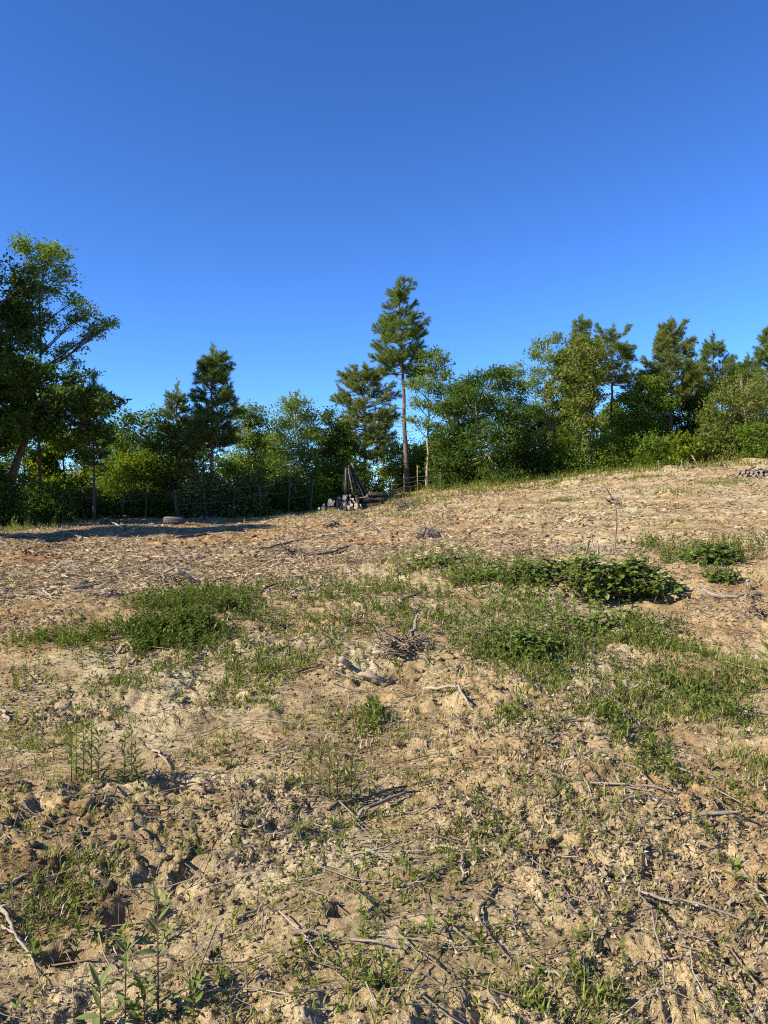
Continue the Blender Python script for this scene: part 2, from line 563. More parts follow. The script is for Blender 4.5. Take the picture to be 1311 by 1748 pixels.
def soil_clods():
    rng = rng_of('clods')
    V2, T2 = ico(2)
    V1, T1 = ico(1)
    V1b = V1
    # large clods, each an object of its own under the ground
    shapes = []
    for s in range(7):
        mb = MB()
        W = lumpy(lumpy(V2 * np.array([1, 1, .8]), rng, .32), rng, .2)
        W *= 1 + rng.normal(0, .07, (len(W), 1))
        mb.add(W, T2)
        shapes.append(mb.mesh('clod', M['soil'], smooth=False))
    x, d = field_points(rng, 1400, 2.2, 11)
    keep = (vnoise(x / .9 + 5, d / .9, 8) < .6) & (rng.uniform(size=1400) < .12 + .9 * vnoise(x / 1.2, d / 1.2, 77) ** 2)
    x, d = x[keep][:290], d[keep][:290]
    z = Hgt(x, d)
    for i in range(len(x)):
        s = rng.uniform(.010, .023) * (1 + .11 * d[i])
        o = link('clod', shapes[i % 7], ground, (x[i], d[i], z[i] - s * .05))
        o.scale = (s * rng.uniform(.8, 1.4), s * rng.uniform(.8, 1.3), s * rng.uniform(.6, .95))
        o.rotation_euler = rng.uniform(-.5, .5, 2).tolist() + [rng.uniform(0, 6.28)]
    # crumbs
    mb = MB()
    n = 11000
    x, d = field_points(rng, n, 2.1, 13)
    keep = rng.uniform(size=n) < .15 + .85 * sstep(.3, .7, vnoise(x / .5, d / .5, 78))
    x, d = x[keep], d[keep]
    n = len(x)
    z = Hgt(x, d)
    s = rng.uniform(.003, .0085, n) * (1 + .20 * d)
    Rm = rot_mats(rng, n)
    for v in range(6):
        idx = np.arange(v, n, 6)
        base = lumpy(V1b, rng, .45) * (1 + rng.normal(0, .15, (len(V1b), 1)))
        W = np.einsum('nij,vj->nvi', Rm[idx], base) * s[idx][:, None, None] * np.array([1.15, 1.0, .75])
        W += np.stack([x[idx], d[idx], z[idx] + s[idx] * .2], -1)[:, None]
        T = (T1[None] + (np.arange(len(idx)) * len(base))[:, None, None]).reshape(-1, 3)
        mb.add(W.reshape(-1, 3), T)
    n = 9000
    x, d = field_points(rng, n, 12, 32)
    keep = rng.uniform(size=n) < .1 + .9 * sstep(.35, .7, vnoise(x / 1.4, d / 1.1, 79))
    x, d = x[keep], d[keep]
    n = len(x)
    z = Hgt(x, d)
    s = rng.uniform(.012, .045, n) * (1 + .02 * d)
    Rm = rot_mats(rng, n)
    for v in range(6):
        idx = np.arange(v, n, 6)
        base = lumpy(V1b, rng, .45) * (1 + rng.normal(0, .15, (len(V1b), 1)))
        W = np.einsum('nij,vj->nvi', Rm[idx], base) * s[idx][:, None, None] * np.array([1.3, 1.0, .7])
        W += np.stack([x[idx], d[idx], z[idx] + s[idx] * .1], -1)[:, None]
        T = (T1[None] + (np.arange(len(idx)) * len(base))[:, None, None]).reshape(-1, 3)
        mb.add(W.reshape(-1, 3), T)
    o = mb.build('soil_crumbs', M['soil'], ground)
    o['kind'] = 'stuff'


soil_clods()

# ------------------------------------------------------------------ trees
def bez(a, b, c, n):
    t = np.linspace(0, 1, n)[:, None]
    return (1 - t) ** 2 * a + 2 * t * (1 - t) * b + t * t * c


def scatter_leaves(mb, C, rng, size, n, sig, flat=.6, up=.7, droop=0.0, aspect=.55):
    """n leaves around each centre C"""
    N = len(C) * n
    pos = np.repeat(C, n, 0) + rng.normal(size=(N, 3)) * np.repeat(sig * rng.uniform(.5, 1.25, len(C)), n)[:, None] * np.array([1, 1, flat])
    cn = np.repeat(rng.normal(0, .75, (len(C), 3)), n, 0)       # leaves of one twig share a tilt
    nr = unit(rng.normal(0, .65, (N, 3)) + cn + np.array([0, 0, up]))
    d = unit(np.cross(nr, rng.normal(size=(N, 3))))
    L = size * rng.uniform(.45, 1.35, N) * np.repeat(rng.uniform(.75, 1.2, len(C)), n)
    mb.tri_leaves(pos, d, nr, L, L * aspect * 1.35)


def auto_lobes(key, px, ytop, hw, ybot, n=14):
    rng = rng_of(key)
    out = [(px, ytop + .10 * (ybot - ytop), hw * .30, (ybot - ytop) * .10)]
    for i in range(n):
        t = (i + rng.uniform(.2, .8)) / n
        w = hw * (math.sin(math.pi * min(1, .12 + .78 * t)) ** .6)
        a = rng.uniform(-1, 1)
        r = hw * rng.uniform(.28, .42)
        out.append((px + a * max(0, w - r * .8), ytop + (ybot - ytop) * (.06 + .92 * t), r, r * rng.uniform(.55, .85)))
    return out


def broadleaf(name, label, d, trunk, lobes, n, leaf, mat, bark='bark_brown', tr=.10, sig=.17, ivy=None, depth=1.0, cat='tree', droop=0.0, bare=0, group=None, up=.7, low=.3):
    """trunk: photo points (base first); lobes: (px, py, rx, ry) clumps of foliage around distance d"""
    rng = rng_of(label)
    S = d / F
    bx = (trunk[0][0] - CX) * S
    bz = Hs(bx, d)
    root = empty(name, (bx, d, bz - .05), label, cat, group)
    B = np.array([bx, d, bz - .05])
    tp = [P(px, py, d) for px, py in trunk]
    tp[0] = B.copy()
    tp = np.array(tp)
    tp[1:, 1] += rng.normal(0, .12, len(tp) - 1).cumsum() * .5
    tt = np.linspace(0, len(tp) - 1, max(7, len(tp) * 3))
    tl = np.stack([np.interp(tt, np.arange(len(tp)), tp[:, i]) for i in range(3)], -1)
    tl[1:] += rng.normal(0, .02, (len(tl) - 1, 3)) * np.array([1, 1, 0])
    tube_r = tr * (1 - .82 * np.linspace(0, 1, len(tl)) ** .9)
    tube_r[0] *= 1.35
    mt = MB()
    mt.tube(tl - B, tube_r, 8, wob=.06, rng=rng)
    mt.build('trunk', M[bark], root, smooth=True)
    hw = max(abs(l[0] + sx * l[2] - trunk[0][0]) for l in lobes for sx in (-1, 1)) * S
    area = sum(l[2] * l[3] for l in lobes)
    ml, mbr = MB(), MB()
    zb = tl[:, 2]
    per = 18
    n = int(n * 2.4)
    leaf *= 1.12
    for (px, py, rx, ry) in lobes:
        c = P(px, py, d)
        off = rng.uniform(-1, 1) * depth * max(.25, .55 * hw)
        c[1] += off
        rxx, ryy = rx * S, ry * S
        rz = ryy
        k = max(3, int(n * rx * ry / area / per))
        u = unit(rng.normal(size=(k, 3))) * (rng.uniform(size=(k, 1)) ** .42)
        g = rng.uniform(size=(k, 1)) < .45                      # part of each clump straggles beyond it
        u = np.where(g, rng.normal(0, .52, (k, 3)), u)
        cc = c + u * np.array([rxx, max(rxx, .3) * .9, max(rz, .62 * rxx)])
        # limb from the trunk to the clump
        hd = math.hypot(c[0] - np.interp(c[2], zb, tl[:, 0]), off)
        zt = np.clip(c[2] - .25 - .7 * hd, bz + low * (zb[-1] - bz), zb[-1] - .1)
        a = np.array([np.interp(zt, zb, tl[:, i]) for i in range(3)])
        mid = (a + c) / 2 + np.array([0, 0, -.08 * hd]) + rng.normal(0, .06, 3) * hd
        rl = min(tr * .45, .012 + .012 * np.linalg.norm(c - a))
        lb = bez(a, mid, c, 6)
        mbr.tube(lb - B, np.linspace(rl, rl * .35, 6), 5, cap=False)
        for q in range(min(k, 14)):
            s = lb[rng.integers(2, 6)]
            e = cc[q]
            mbr.tube(bez(s, (s + e) / 2 + rng.normal(0, .05, 3), e, 3) - B, [rl * .35, rl * .25, .004], 3, cap=False)
        scatter_leaves(ml, cc - B, rng, leaf, per, sig, .6, up, droop)
    for q in range(bare):                                   # dead or leafless branches that show
        zt = rng.uniform(bz + .3 * (zb[-1] - bz), zb[-1] * .9 + bz * .1)
        a = np.array([np.interp(zt, zb, tl[:, i]) for i in range(3)])
        dr = unit([rng.uniform(-1, 1), rng.uniform(-1, .2), rng.uniform(.1, .9)])
        e = a + dr * rng.uniform(.5, 1.4)
        mbr.tube(bez(a, (a + e) / 2 + rng.normal(0, .08, 3), e, 5) - B, np.linspace(.02, .005, 5), 4, cap=False)
    mbr.build('branches', M[bark], root)['kind'] = 'stuff'
    if ivy:
        z0, z1, rad, cnt = ivy
        mi = MB()
        zz = bz + (zb[-1] - bz) * (z0 + (z1 - z0) * rng.uniform(size=cnt) ** 1.15)
        cx = np.stack([np.interp(zz, zb, tl[:, i]) for i in range(3)], -1) - B
        th = rng.uniform(0, 6.28, cnt)
        rr = rad * (.55 + .75 * vnoise(th * 1.2, zz * 2.2, 5)) * rng.uniform(.75, 1.1, cnt)
        o = np.stack([np.cos(th), np.sin(th), np.zeros(cnt)], -1)
        nn = unit(o + rng.normal(0, .5, (cnt, 3)) + np.array([0, 0, .3]))
        dd = unit(np.cross(nn, rng.normal(size=(cnt, 3))))
        mi.leaves(cx + o * rr[:, None], dd, nn, .095 * rng.uniform(.7, 1.2, cnt), .075, .06)
        mi.build('ivy', M['lf_ivy'], root)['kind'] = 'stuff'
    ml.build('crown', M[mat], root)['kind'] = 'stuff'
    return root


def pine(label, px, d, ytop, hw, ybot, ybase_px=None, mat='ndl', f=None, lean=0.0, asym=None, dead=6, needle=.21, dens=1.0, tr=None, name='pine_tree', group=None, skip=()):
    """ytop..ybot: photo rows of the needled crown; hw: half width in photo pixels"""
    rng = rng_of(label)
    S = d / F
    x = ((ybase_px or px) - CX) * S
    bz = Hs(x, d) - .05
    B = np.array([x, d, bz])
    root = empty(name, tuple(B), label, 'pine tree', group)
    top = P(px, ytop, d)
    h = top[2] - bz
    t = np.linspace(0, 1, 12)
    tl = B + (top - B) * t[:, None]
    tl[:, 0] += lean * np.sin(t * np.pi) + rng.normal(0, .015, 12)
    tr = tr or (.012 * h + .03)
    mt = MB()
    mt.tube(tl - B, tr * (1 - .93 * t ** .85), 8, wob=.05, rng=rng)
    mt.build('trunk', M['bark_pine'], root, smooth=True)
    zc = P(px, ybot, d)[2]
    W = hw * S
    f = f or (lambda q: min(1, .16 + 1.15 * q ** .8) * (1 if q < .75 else 1 - .5 * (q - .75) / .25))
    mb, mn = MB(), MB()
    SA, SE = [], []
    z = top[2] - .05
    Hc = top[2] - zc

    def at(zz):
        return np.array([np.interp(zz, tl[:, 2], tl[:, i]) for i in range(3)])
    # leader and its candles
    SA.append(at(top[2] - .9)); SE.append(top + np.array([0, 0, .22]))
    for q in range(11):
        a = q * 2.4 + rng.uniform(0, .6)
        dz = .25 + .085 * q
        s = at(top[2] - dz)
        w = .05 + .19 * dz
        SA.append(s); SE.append(s + np.array([math.cos(a) * w, math.sin(a) * w, .30 + .05 * rng.uniform(-1, 1)]))
    z -= .75
    az0 = rng.uniform(0, 6)
    while z > zc:
        q = (top[2] - z) / Hc
        nb = rng.integers(5, 8)
        az0 += .7
        for b in range(nb):
            az = az0 + b * 6.283 / nb + rng.normal(0, .25)
            L = max(.22, W * f(q) * rng.uniform(.5, 1.18))
            if asym:
                L *= asym(math.cos(az), q)
            if L < .12 or rng.uniform() < .06 or any(a <= q <= c and rng.uniform() < k for a, c, k in skip):
                continue
            el = math.radians(58 - 62 * min(1, q * 1.25) + rng.normal(0, 13))
            out = np.array([math.cos(az), math.sin(az), 0])
            s = at(min(z + rng.normal(0, .15), top[2] - .7))
            e = s + out * L * math.cos(el * .55) + np.array([0, 0, L * math.sin(el) * .85 + .12 * L])
            m = s + out * L * .55 + np.array([0, 0, (e[2] - s[2]) * .30])
            br = bez(s, m, e, 6)
            mb.tube(br - B, np.linspace(.012 + .014 * L, .006, 6), 4, cap=False)
            ns = max(3, int(round((3.0 + 4.6 * L) * dens)))
            dirE = unit(br[-1] - br[-2])
            SA.append(br[-2] * .6 + br[-1] * .4); SE.append(br[-1] + dirE * .12 + np.array([0, 0, .06]))
            SA.append(br[3]); SE.append(br[-1])
            side = np.array([-out[1], out[0], 0])
            for k in range(ns):
                u = .30 + .66 * (k + rng.uniform(0, .9)) / ns
                p0 = np.array([np.interp(u, np.linspace(0, 1, 6), br[:, i]) for i in range(3)])
                sg = 1 if k % 2 else -1
                ln = (.30 + .46 * L * (1.05 - u)) * rng.uniform(.75, 1.2)
                dr = unit(out * .75 + side * sg * rng.uniform(.5, 1.1) + np.array([0, 0, rng.uniform(-.25, 1.15)]))
                p1 = p0 + dr * ln + np.array([0, 0, .10 * ln])
                mb.tube(np.array([p0, p1]) - B, [.007, .004], 3, cap=False)
                SA.append(p0 + (p1 - p0) * .25); SE.append(p1)
        z -= rng.uniform(.25, .36)
    for k in range(dead):                                   # dead lower branches
        zz = bz + (zc - bz) * rng.uniform(.35, 1.0)
        a = rng.uniform(0, 6.28)
        s = at(zz)
        L = rng.uniform(.4, 1.1)
        e = s + np.array([math.cos(a) * L, math.sin(a) * L, rng.uniform(-.15, .35) * L])
        mb.tube(bez(s, (s + e) / 2 + rng.normal(0, .06, 3), e, 5) - B, np.linspace(.016, .004, 5), 4, cap=False)
    SA, SE = np.array(SA), np.array(SE)
    ax = SE - SA
    ln = np.linalg.norm(ax, axis=1)
    ax = unit(ax)
    cnt = np.maximum(26, (ln / .05 * 9.5).astype(int))
    cnt = np.minimum(cnt, 90)
    idx = np.repeat(np.arange(len(SA)), cnt)
    u = rng.uniform(0, 1.02, len(idx)) ** .8
    pos = SA[idx] + (SE - SA)[idx] * u[:, None]
    rnd = rng.normal(size=(len(idx), 3))
    rad = unit(rnd - ax[idx] * (rnd * ax[idx]).sum(1, keepdims=True))
    dr = unit(ax[idx] * rng.uniform(.45, 1.15, (len(idx), 1)) + rad * .95 + np.array([0, 0, .12]))
    nl = needle * rng.uniform(.7, 1.2, len(idx)) * (1 - .25 * u)
    sd = unit(np.cross(dr, rng.normal(size=dr.shape)))
    wd = .0095
    Vn = np.stack([pos - sd * wd, pos + sd * wd, pos + dr * nl[:, None]], 1) - B
    mn.add(Vn, np.arange(len(idx) * 3).reshape(-1, 3))
    mb.build('branches', M['bark_pine'], root)['kind'] = 'stuff'
    mn.build('needles', M[mat], root)['kind'] = 'stuff'
    return root


def shrub(label, px, py, d, w, h, n, leaf, mat, name='shrub', cat='shrub', group=None, stems=6, sig=.13):
    """bushy plant standing at photo column px; w, h its photo size"""
    rng = rng_of(label)
    S = d / F
    x = (px - CX) * S
    bz = Hs(x, d)
    B = np.array([x, d, bz - .03])
    root = empty(name, tuple(B), label, cat, group)
    W, Hh = w * S / 2, h * S
    ms, ml = MB(), MB()
    n = int(n * 2.2)
    leaf *= 1.1
    k = max(8, n // 14)
    u = unit(rng.normal(size=(k, 3)))
    u[:, 2] = np.abs(u[:, 2]) * 1.0
    r = rng.uniform(size=(k, 1)) ** .4
    lump = .75 + .5 * vnoise(np.arctan2(u[:, 1], u[:, 0]) * 1.3 + rng.uniform(0, 50), u[:, 2] * 3, 7)[:, None]
    C = u * r * lump * np.array([W, W * .8, Hh * .92])
    C[:, 2] += .04 * Hh
    for q in range(stems):
        e = C[rng.integers(0, k)]
        s = np.array([rng.normal(0, W * .15), rng.normal(0, W * .15), 0])
        m = (s + e) / 2 + np.array([0, 0, .2 * Hh])
        ms.tube(bez(s, m, e, 6), np.linspace(.022, .005, 6), 5, cap=False)
        for t in range(5):
            e2 = C[rng.integers(0, k)]
            s2 = bez(s, m, e, 6)[rng.integers(1, 5)]
            ms.tube(np.array([s2, (s2 + e2) / 2 + [0, 0, .05], e2]), [.009, .006, .003], 3, cap=False)
    scatter_leaves(ml, C, rng, leaf, 14, sig, .65, .7)
    ms.build('stems', M['bark_brown'], root)['kind'] = 'stuff'
    ml.build('foliage', M[mat], root)['kind'] = 'stuff'
    return root


# --- left group
broadleaf('broadleaf_tree', 'large dark spreading broadleaf tree at the left edge with a leaning trunk', 26,
          [(8, 890), (22, 800), (44, 745), (50, 690), (15, 600), (-20, 480)],
          [(-45, 470, 50, 40), (5, 462, 30, 28), (-20, 515, 50, 32), (5, 545, 30, 30), (-35, 575, 60, 40), (5, 605, 40, 35), (40, 628, 30, 20), (-30, 650, 60, 40),
           (30, 660, 50, 30), (80, 650, 42, 24), (115, 672, 40, 22), (70, 700, 50, 26), (150, 690, 38, 18), (185, 690, 28, 14), (178, 710, 26, 12), (130, 712, 40, 16), (10, 710, 60, 30), (-40, 720, 60, 40), (95, 730, 40, 14), (150, 660, 25, 10), (15, 760, 40, 22), (60, 745, 36, 16), (-20, 800, 50, 30), (110, 745, 30, 12), (170, 735, 22, 10)],
          17000, .115, 'lf_dark', tr=.16, sig=.16, depth=.8, low=.52)
broadleaf('locust_tree', 'tall yellow-green locust tree rising above the dark tree at left', 29.5,
          [(72, 885), (66, 720), (67, 600), (66, 520), (74, 420)],
          [(20, 412, 22, 8), (45, 422, 28, 12), (80, 427, 30, 18), (95, 440, 24, 16), (70, 455, 34, 15), (108, 470, 24, 12), (45, 455, 16, 14), (88, 490, 32, 14), (115, 503, 20, 8), (60, 500, 20, 20),
           (150, 535, 26, 12), (172, 545, 22, 11), (148, 562, 26, 12), (122, 548, 18, 12), (175, 562, 16, 8), (120, 590, 18, 8), (132, 618, 16, 6), (150, 640, 18, 6), (70, 545, 25, 22), (40, 520, 22, 20), (100, 600, 18, 14), (60, 590, 25, 22)],
          5400, .085, 'lf_locust', tr=.075, sig=.13, depth=.5, bare=5, low=.45)
broadleaf('broadleaf_tree', 'sunlit bright green tree low behind the leaning trunk at left', 34, [(110, 890), (108, 800), (105, 745)],
          auto_lobes('lowgreen', 105, 735, 68, 850, 16), 6500, .10, 'lf_bright', tr=.07, depth=.8)
pine('slim dark young pine with a thin top beside the left broadleaf tree', 160, 29, 640, 26, 790, mat='ndl', dead=8, dens=.7, tr=.06)
broadleaf('locust_tree', 'bright green locust tree left of the paired pines', 33, [(240, 885), (238, 800), (242, 720)],
          [(225, 718, 26, 10), (262, 712, 28, 12), (205, 745, 30, 14), (245, 740, 40, 18), (285, 735, 24, 18), (195, 775, 34, 18), (235, 770, 40, 20), (275, 770, 34, 20), (215, 805, 40, 18), (260, 805, 40, 20), (190, 830, 34, 18), (240, 838, 45, 20), (290, 820, 30, 25)],
          9000, .09, 'lf_mid', tr=.08, depth=.8)
broadleaf('shrubby_tree', 'small glowing lime green tree behind the rail fence', 31.5, [(232, 885), (232, 830), (230, 785)],
          [(215, 790, 24, 10), (245, 785, 28, 12), (232, 805, 32, 14), (205, 812, 22, 10), (258, 808, 24, 12)], 2600, .09, 'lf_bright', tr=.04, depth=.6)
pine('young pine with tall upright candles left of the taller conical pine', 302, 33, 655, 40, 850, mat='ndl_pale', dead=4, needle=.15, f=lambda q: min(1, .12 + 1.1 * q))
pine('conical dark green pine with pale trunk behind the rail fence', 362, 32, 592, 44, 770, mat='ndl', dead=14, f=lambda q: min(1, .12 + 1.3 * q ** .85), dens=1.4,
     asym=lambda c, q: 1.0 + .25 * c * (q < .5))
broadleaf('locust_tree', 'yellow-green locust tree just right of the conical pine', 36, [(424, 880), (424, 780), (422, 700)],
          [(405, 700, 20, 10), (432, 697, 20, 9), (420, 722, 28, 14), (440, 715, 14, 14), (412, 750, 28, 18), (438, 750, 20, 18), (418, 785, 34, 20), (395, 800, 26, 18), (445, 790, 24, 20), (425, 815, 36, 14)],
          5600, .09, 'lf_locust', tr=.07, depth=.8)
broadleaf('locust_tree', 'airy locust tree with leaning pale stem between the conical pine and log pile', 35, [(528, 880), (520, 800), (506, 750), (500, 700)],
          [(490, 690, 18, 8), (512, 690, 22, 10), (498, 708, 32, 12), (528, 712, 20, 10), (480, 730, 22, 12), (510, 735, 34, 14), (470, 745, 18, 10), (535, 742, 20, 14), (495, 765, 36, 16), (525, 780, 30, 14), (470, 785, 22, 14), (545, 805, 24, 18), (500, 800, 28, 12)],
          6200, .085, 'lf_locust', 'bark_pale', tr=.05, depth=.8)
broadleaf('broadleaf_tree', 'dark leafy tree behind the leaning poles and log pile', 37, [(566, 870), (566, 800), (568, 730)],
          [(562, 715, 18, 10), (582, 735, 22, 14), (552, 740, 22, 14), (568, 760, 32, 18), (590, 770, 24, 18), (545, 775, 26, 16), (575, 795, 36, 18), (545, 810, 28, 14), (600, 805, 28, 18)],
          6000, .10, 'lf_dark', tr=.08, depth=.8)
# --- centre
pine('open scraggy pine left of the tall pine', 622, 39, 622, 50, 785, mat='ndl_pale', dead=10, f=lambda q: min(1, .2 + 1.4 * q ** .7), dens=1.25)
pine('tallest pine with bare orange-brown lower trunk in the centre', 680, 38, 478, 47, 640, ybase_px=696, mat='ndl', dead=12, dens=1.25, tr=.15,
     f=lambda q: .28 + .35 * q / .4 if q < .4 else min(1.05, .63 + 1.1 * (q - .4)) if q < .8 else .9, asym=lambda c, q: 1 + (.12 if q > .3 else .05) * (-c) if q > .5 else (1.25 if rng_of(round(c * 50) + round(q * 99)).uniform() > .45 else .6), skip=((.28, .42, .5),))
broadleaf('locust_tree', 'slender pale-stemmed locust tree right of the tall pine', 37, [(729, 840), (731, 760), (732, 690), (735, 610)],
          [(742, 600, 16, 8), (722, 608, 18, 8), (752, 612, 16, 8), (712, 628, 18, 10), (738, 630, 26, 12), (758, 640, 12, 10), (706, 655, 16, 10), (730, 660, 26, 12), (752, 668, 14, 8), (712, 690, 18, 8), (742, 695, 20, 10), (728, 725, 22, 8), (700, 715, 12, 6), (752, 725, 10, 6), (740, 755, 14, 6)],
          4200, .085, 'lf_locust', 'bark_pale', tr=.075, sig=.13, depth=.8, bare=6)
broadleaf('broadleaf_tree', 'thin greyish-green tree in the gap between the two centre pines', 45, [(655, 850), (655, 780), (652, 725)],
          [(648, 735, 16, 10), (665, 720, 16, 8), (640, 755, 22, 14), (668, 750, 18, 12), (650, 785, 24, 14)], 1700, .09, 'lf_locust', tr=.06, depth=.6)
broadleaf('broadleaf_tree', 'low mid-green tree between the tall pine and slender locust', 41, [(690, 850), (688, 800), (686, 755)],
          [(672, 770, 20, 12), (705, 765, 24, 14), (690, 790, 36, 16), (730, 775, 24, 16), (660, 805, 22, 12), (715, 805, 36, 16), (745, 800, 24, 16)], 4600, .10, 'lf_mid', tr=.06, depth=.8)
# --- right of centre
broadleaf('broadleaf_tree', 'wide dark bushy tree with pale leaning stem right of centre', 35, [(846, 845), (838, 790), (818, 740), (808, 660)],
          [(780, 660, 24, 12), (815, 650, 26, 14), (848, 645, 20, 12), (795, 685, 34, 18), (840, 680, 34, 18), (765, 700, 26, 16), (810, 715, 44, 20), (860, 715, 34, 20), (775, 745, 38, 20), (830, 755, 48, 22), (880, 755, 30, 22), (765, 785, 34, 20), (810, 795, 48, 20), (865, 800, 44, 20), (900, 790, 26, 26), (780, 820, 40, 14), (850, 825, 44, 12)],
          14500, .10, 'lf_dark', 'bark_pale', tr=.06, sig=.17, depth=.9)
broadleaf('locust_tree', 'feathery pale locust top showing above the dark bushy tree', 41, [(866, 850), (868, 720), (870, 640)],
          [(852, 640, 18, 10), (882, 632, 20, 10), (868, 655, 26, 12), (895, 660, 18, 12), (845, 665, 18, 10), (880, 690, 28, 14), (900, 710, 20, 14)], 3200, .085, 'lf_locust', tr=.08, depth=.8)
broadleaf('locust_tree', 'tall slim locust tree with ivy-covered trunk right of the dark bushy tree', 36, [(945, 832), (940, 740), (936, 660), (932, 585)],
          [(925, 588, 18, 9), (945, 580, 14, 8), (912, 605, 14, 8), (938, 612, 24, 10), (958, 610, 14, 10), (920, 635, 20, 10), (948, 640, 20, 10), (908, 655, 14, 8), (935, 670, 24, 10), (915, 700, 18, 10), (955, 690, 16, 10), (930, 740, 22, 12)],
          3600, .085, 'lf_locust', 'bark_pale', tr=.08, sig=.13, ivy=(.02, .72, .26, 2600), depth=.8, bare=5)
pine('pine top peeping out behind the ivy-clad tree', 992, 44, 540, 32, 700, mat='ndl', dead=3)
broadleaf('broadleaf_tree', 'ivy-clad olive green tree with thick leafy trunk on the right crest', 35, [(1002, 815), (1002, 740), (1000, 660), (992, 590)],
          [(985, 585, 24, 10), (1008, 590, 18, 10), (970, 605, 18, 10), (995, 612, 32, 14), (1020, 610, 18, 12), (975, 640, 24, 14), (1005, 645, 30, 16), (960, 665, 16, 10), (1012, 675, 24, 14), (985, 690, 24, 12), (1000, 720, 24, 10)],
          5600, .095, 'lf_olive', tr=.10, ivy=(.0, .8, .34, 3600), depth=.8, bare=5)
pine('pine with dark bare trunk and round side tufts right of the ivy-clad tree', 1046, 37, 560, 40, 655, ybase_px=1041, mat='ndl', dead=14, dens=1.15, tr=.12, f=lambda q: min(1, .16 + 1.2 * q ** .75))
broadleaf('broadleaf_tree', 'rounded grass-green tree between the bare-trunk pine and broad pine', 37, [(1088, 810), (1088, 740), (1085, 670)],
          [(1085, 662, 24, 12), (1110, 660, 22, 12), (1065, 685, 24, 14), (1095, 690, 34, 18), (1125, 690, 24, 18), (1070, 720, 32, 18), (1105, 725, 38, 20), (1060, 755, 32, 20), (1100, 760, 40, 20), (1075, 790, 44, 16), (1120, 785, 30, 18)],
          9500, .095, 'lf_mid', tr=.07, sig=.16, depth=.9)
pine('broad conical pine with pale upper trunk on the right', 1145, 38, 546, 48, 690, mat='ndl_pale', dead=16, dens=1.6, f=lambda q: min(1, .10 + 1.3 * q ** .85))
pine('pine with one side bough between the broad pine and right edge', 1217, 40, 572, 30, 690, mat='ndl', dead=8, dens=1.1, f=lambda q: .18 + .8 * min(1, q * 1.3), asym=lambda c, q: 1.6 if c > .4 and .4 < q < .75 else 1.0)
pine('small distant pine tip low near the right edge', 1276, 43, 608, 34, 720, mat='ndl', dead=3)
pine('pine cut off by the right edge of the picture', 1322, 39, 545, 36, 700, mat='ndl', dead=5, dens=1.1)
broadleaf('broadleaf_tree', 'olive tree with bare pale forked stem near the right edge', 36, [(1276, 810), (1273, 730), (1268, 690), (1262, 650)],
          [(1250, 655, 28, 12), (1285, 650, 30, 14), (1312, 655, 26, 16), (1232, 680, 28, 16), (1270, 682, 36, 16), (1305, 690, 32, 18), (1215, 710, 28, 18), (1255, 715, 36, 18), (1300, 725, 36, 20), (1225, 745, 32, 18), (1265, 750, 40, 20), (1310, 760, 36, 22), (1235, 778, 36, 16), (1285, 785, 44, 16)],
          10500, .085, 'lf_olive', 'bark_pale', tr=.055, sig=.16, depth=.9, bare=14)
broadleaf('broadleaf_tree', 'dense dark tree under the broad pine on the right', 38.5, [(1178, 800), (1178, 740), (1176, 690)],
          [(1165, 690, 24, 12), (1190, 695, 24, 14), (1150, 715, 26, 16), (1185, 725, 32, 18), (1145, 750, 30, 18), (1190, 760, 36, 20), (1150, 780, 34, 16), (1200, 788, 30, 12)], 6000, .10, 'lf_dark', tr=.07, depth=.9)
broadleaf('shrubby_tree', 'small lime green sapling in front of the dark tree under the broad pine', 34.5, [(1168, 800), (1168, 775), (1170, 755)],
          [(1160, 752, 16, 7), (1178, 755, 14, 7), (1168, 766, 22, 9), (1150, 775, 16, 7), (1185, 772, 14, 7), (1165, 785, 22, 7)], 1500, .10, 'lf_bright', tr=.03, depth=.6)
# --- second row seen between and under the others
for label, px, d, yt, hw, yb, n, mat in [
        ('dark background tree behind the paired young pines', 330, 40, 715, 60, 860, 5500, 'lf_dark'),
        ('dull green background tree behind the two locusts left of the log pile', 458, 41, 740, 60, 860, 4200, 'lf_mid'),
        ('dark background tree under the slender locust', 742, 43, 745, 48, 850, 4500, 'lf_dark'),
        ('mid-green background tree between the dark bushy tree and ivy-clad locust', 912, 42, 690, 50, 840, 5200, 'lf_mid'),
        ('dark background tree behind the two ivy-covered trunks', 972, 41, 690, 46, 830, 5000, 'lf_mid'),
        ('dark background tree behind the bare-trunk pine', 1040, 42, 690, 50, 820, 5000, 'lf_mid'),
        ('grey-green background tree filling the gap behind the side-bough pine', 1232, 44, 640, 50, 800, 4500, 'lf_olive'),
        ('dark background tree at the far left behind the bright low tree', 40, 40, 700, 70, 880, 5500, 'lf_dark'),
        ('dark background tree behind the lime green tree and rail fence', 180, 40, 735, 70, 880, 5500, 'lf_dark'),
        ('dark broadleaf background tree at the far right', 1330, 42, 640, 50, 800, 4500, 'lf_dark'),
        ('mid-green background tree left of the broad pine', 1110, 44, 632, 42, 760, 3400, 'lf_mid'),
        ('fresh green background tree right of the broad pine', 1186, 43, 618, 40, 760, 3400, 'lf_mid'),
        ('mid-green background tree under the small distant pine tip', 1262, 45, 622, 46, 760, 3400, 'lf_mid'),
        ('pale green background tree between the ivy-clad locust and ivy-clad tree', 962, 44, 612, 36, 760, 2800, 'lf_locust'),
        ('light green background tree right of the slender locust', 790, 44, 655, 40, 800, 2800, 'lf_locust')]:
    broadleaf('background_tree', label, d, [(px, 840), (px + 2, (yt + yb) / 2), (px, yt + 12)], auto_lobes(label, px, yt, hw, yb, 15), n, .11, mat, tr=.08, sig=.2, depth=.9)
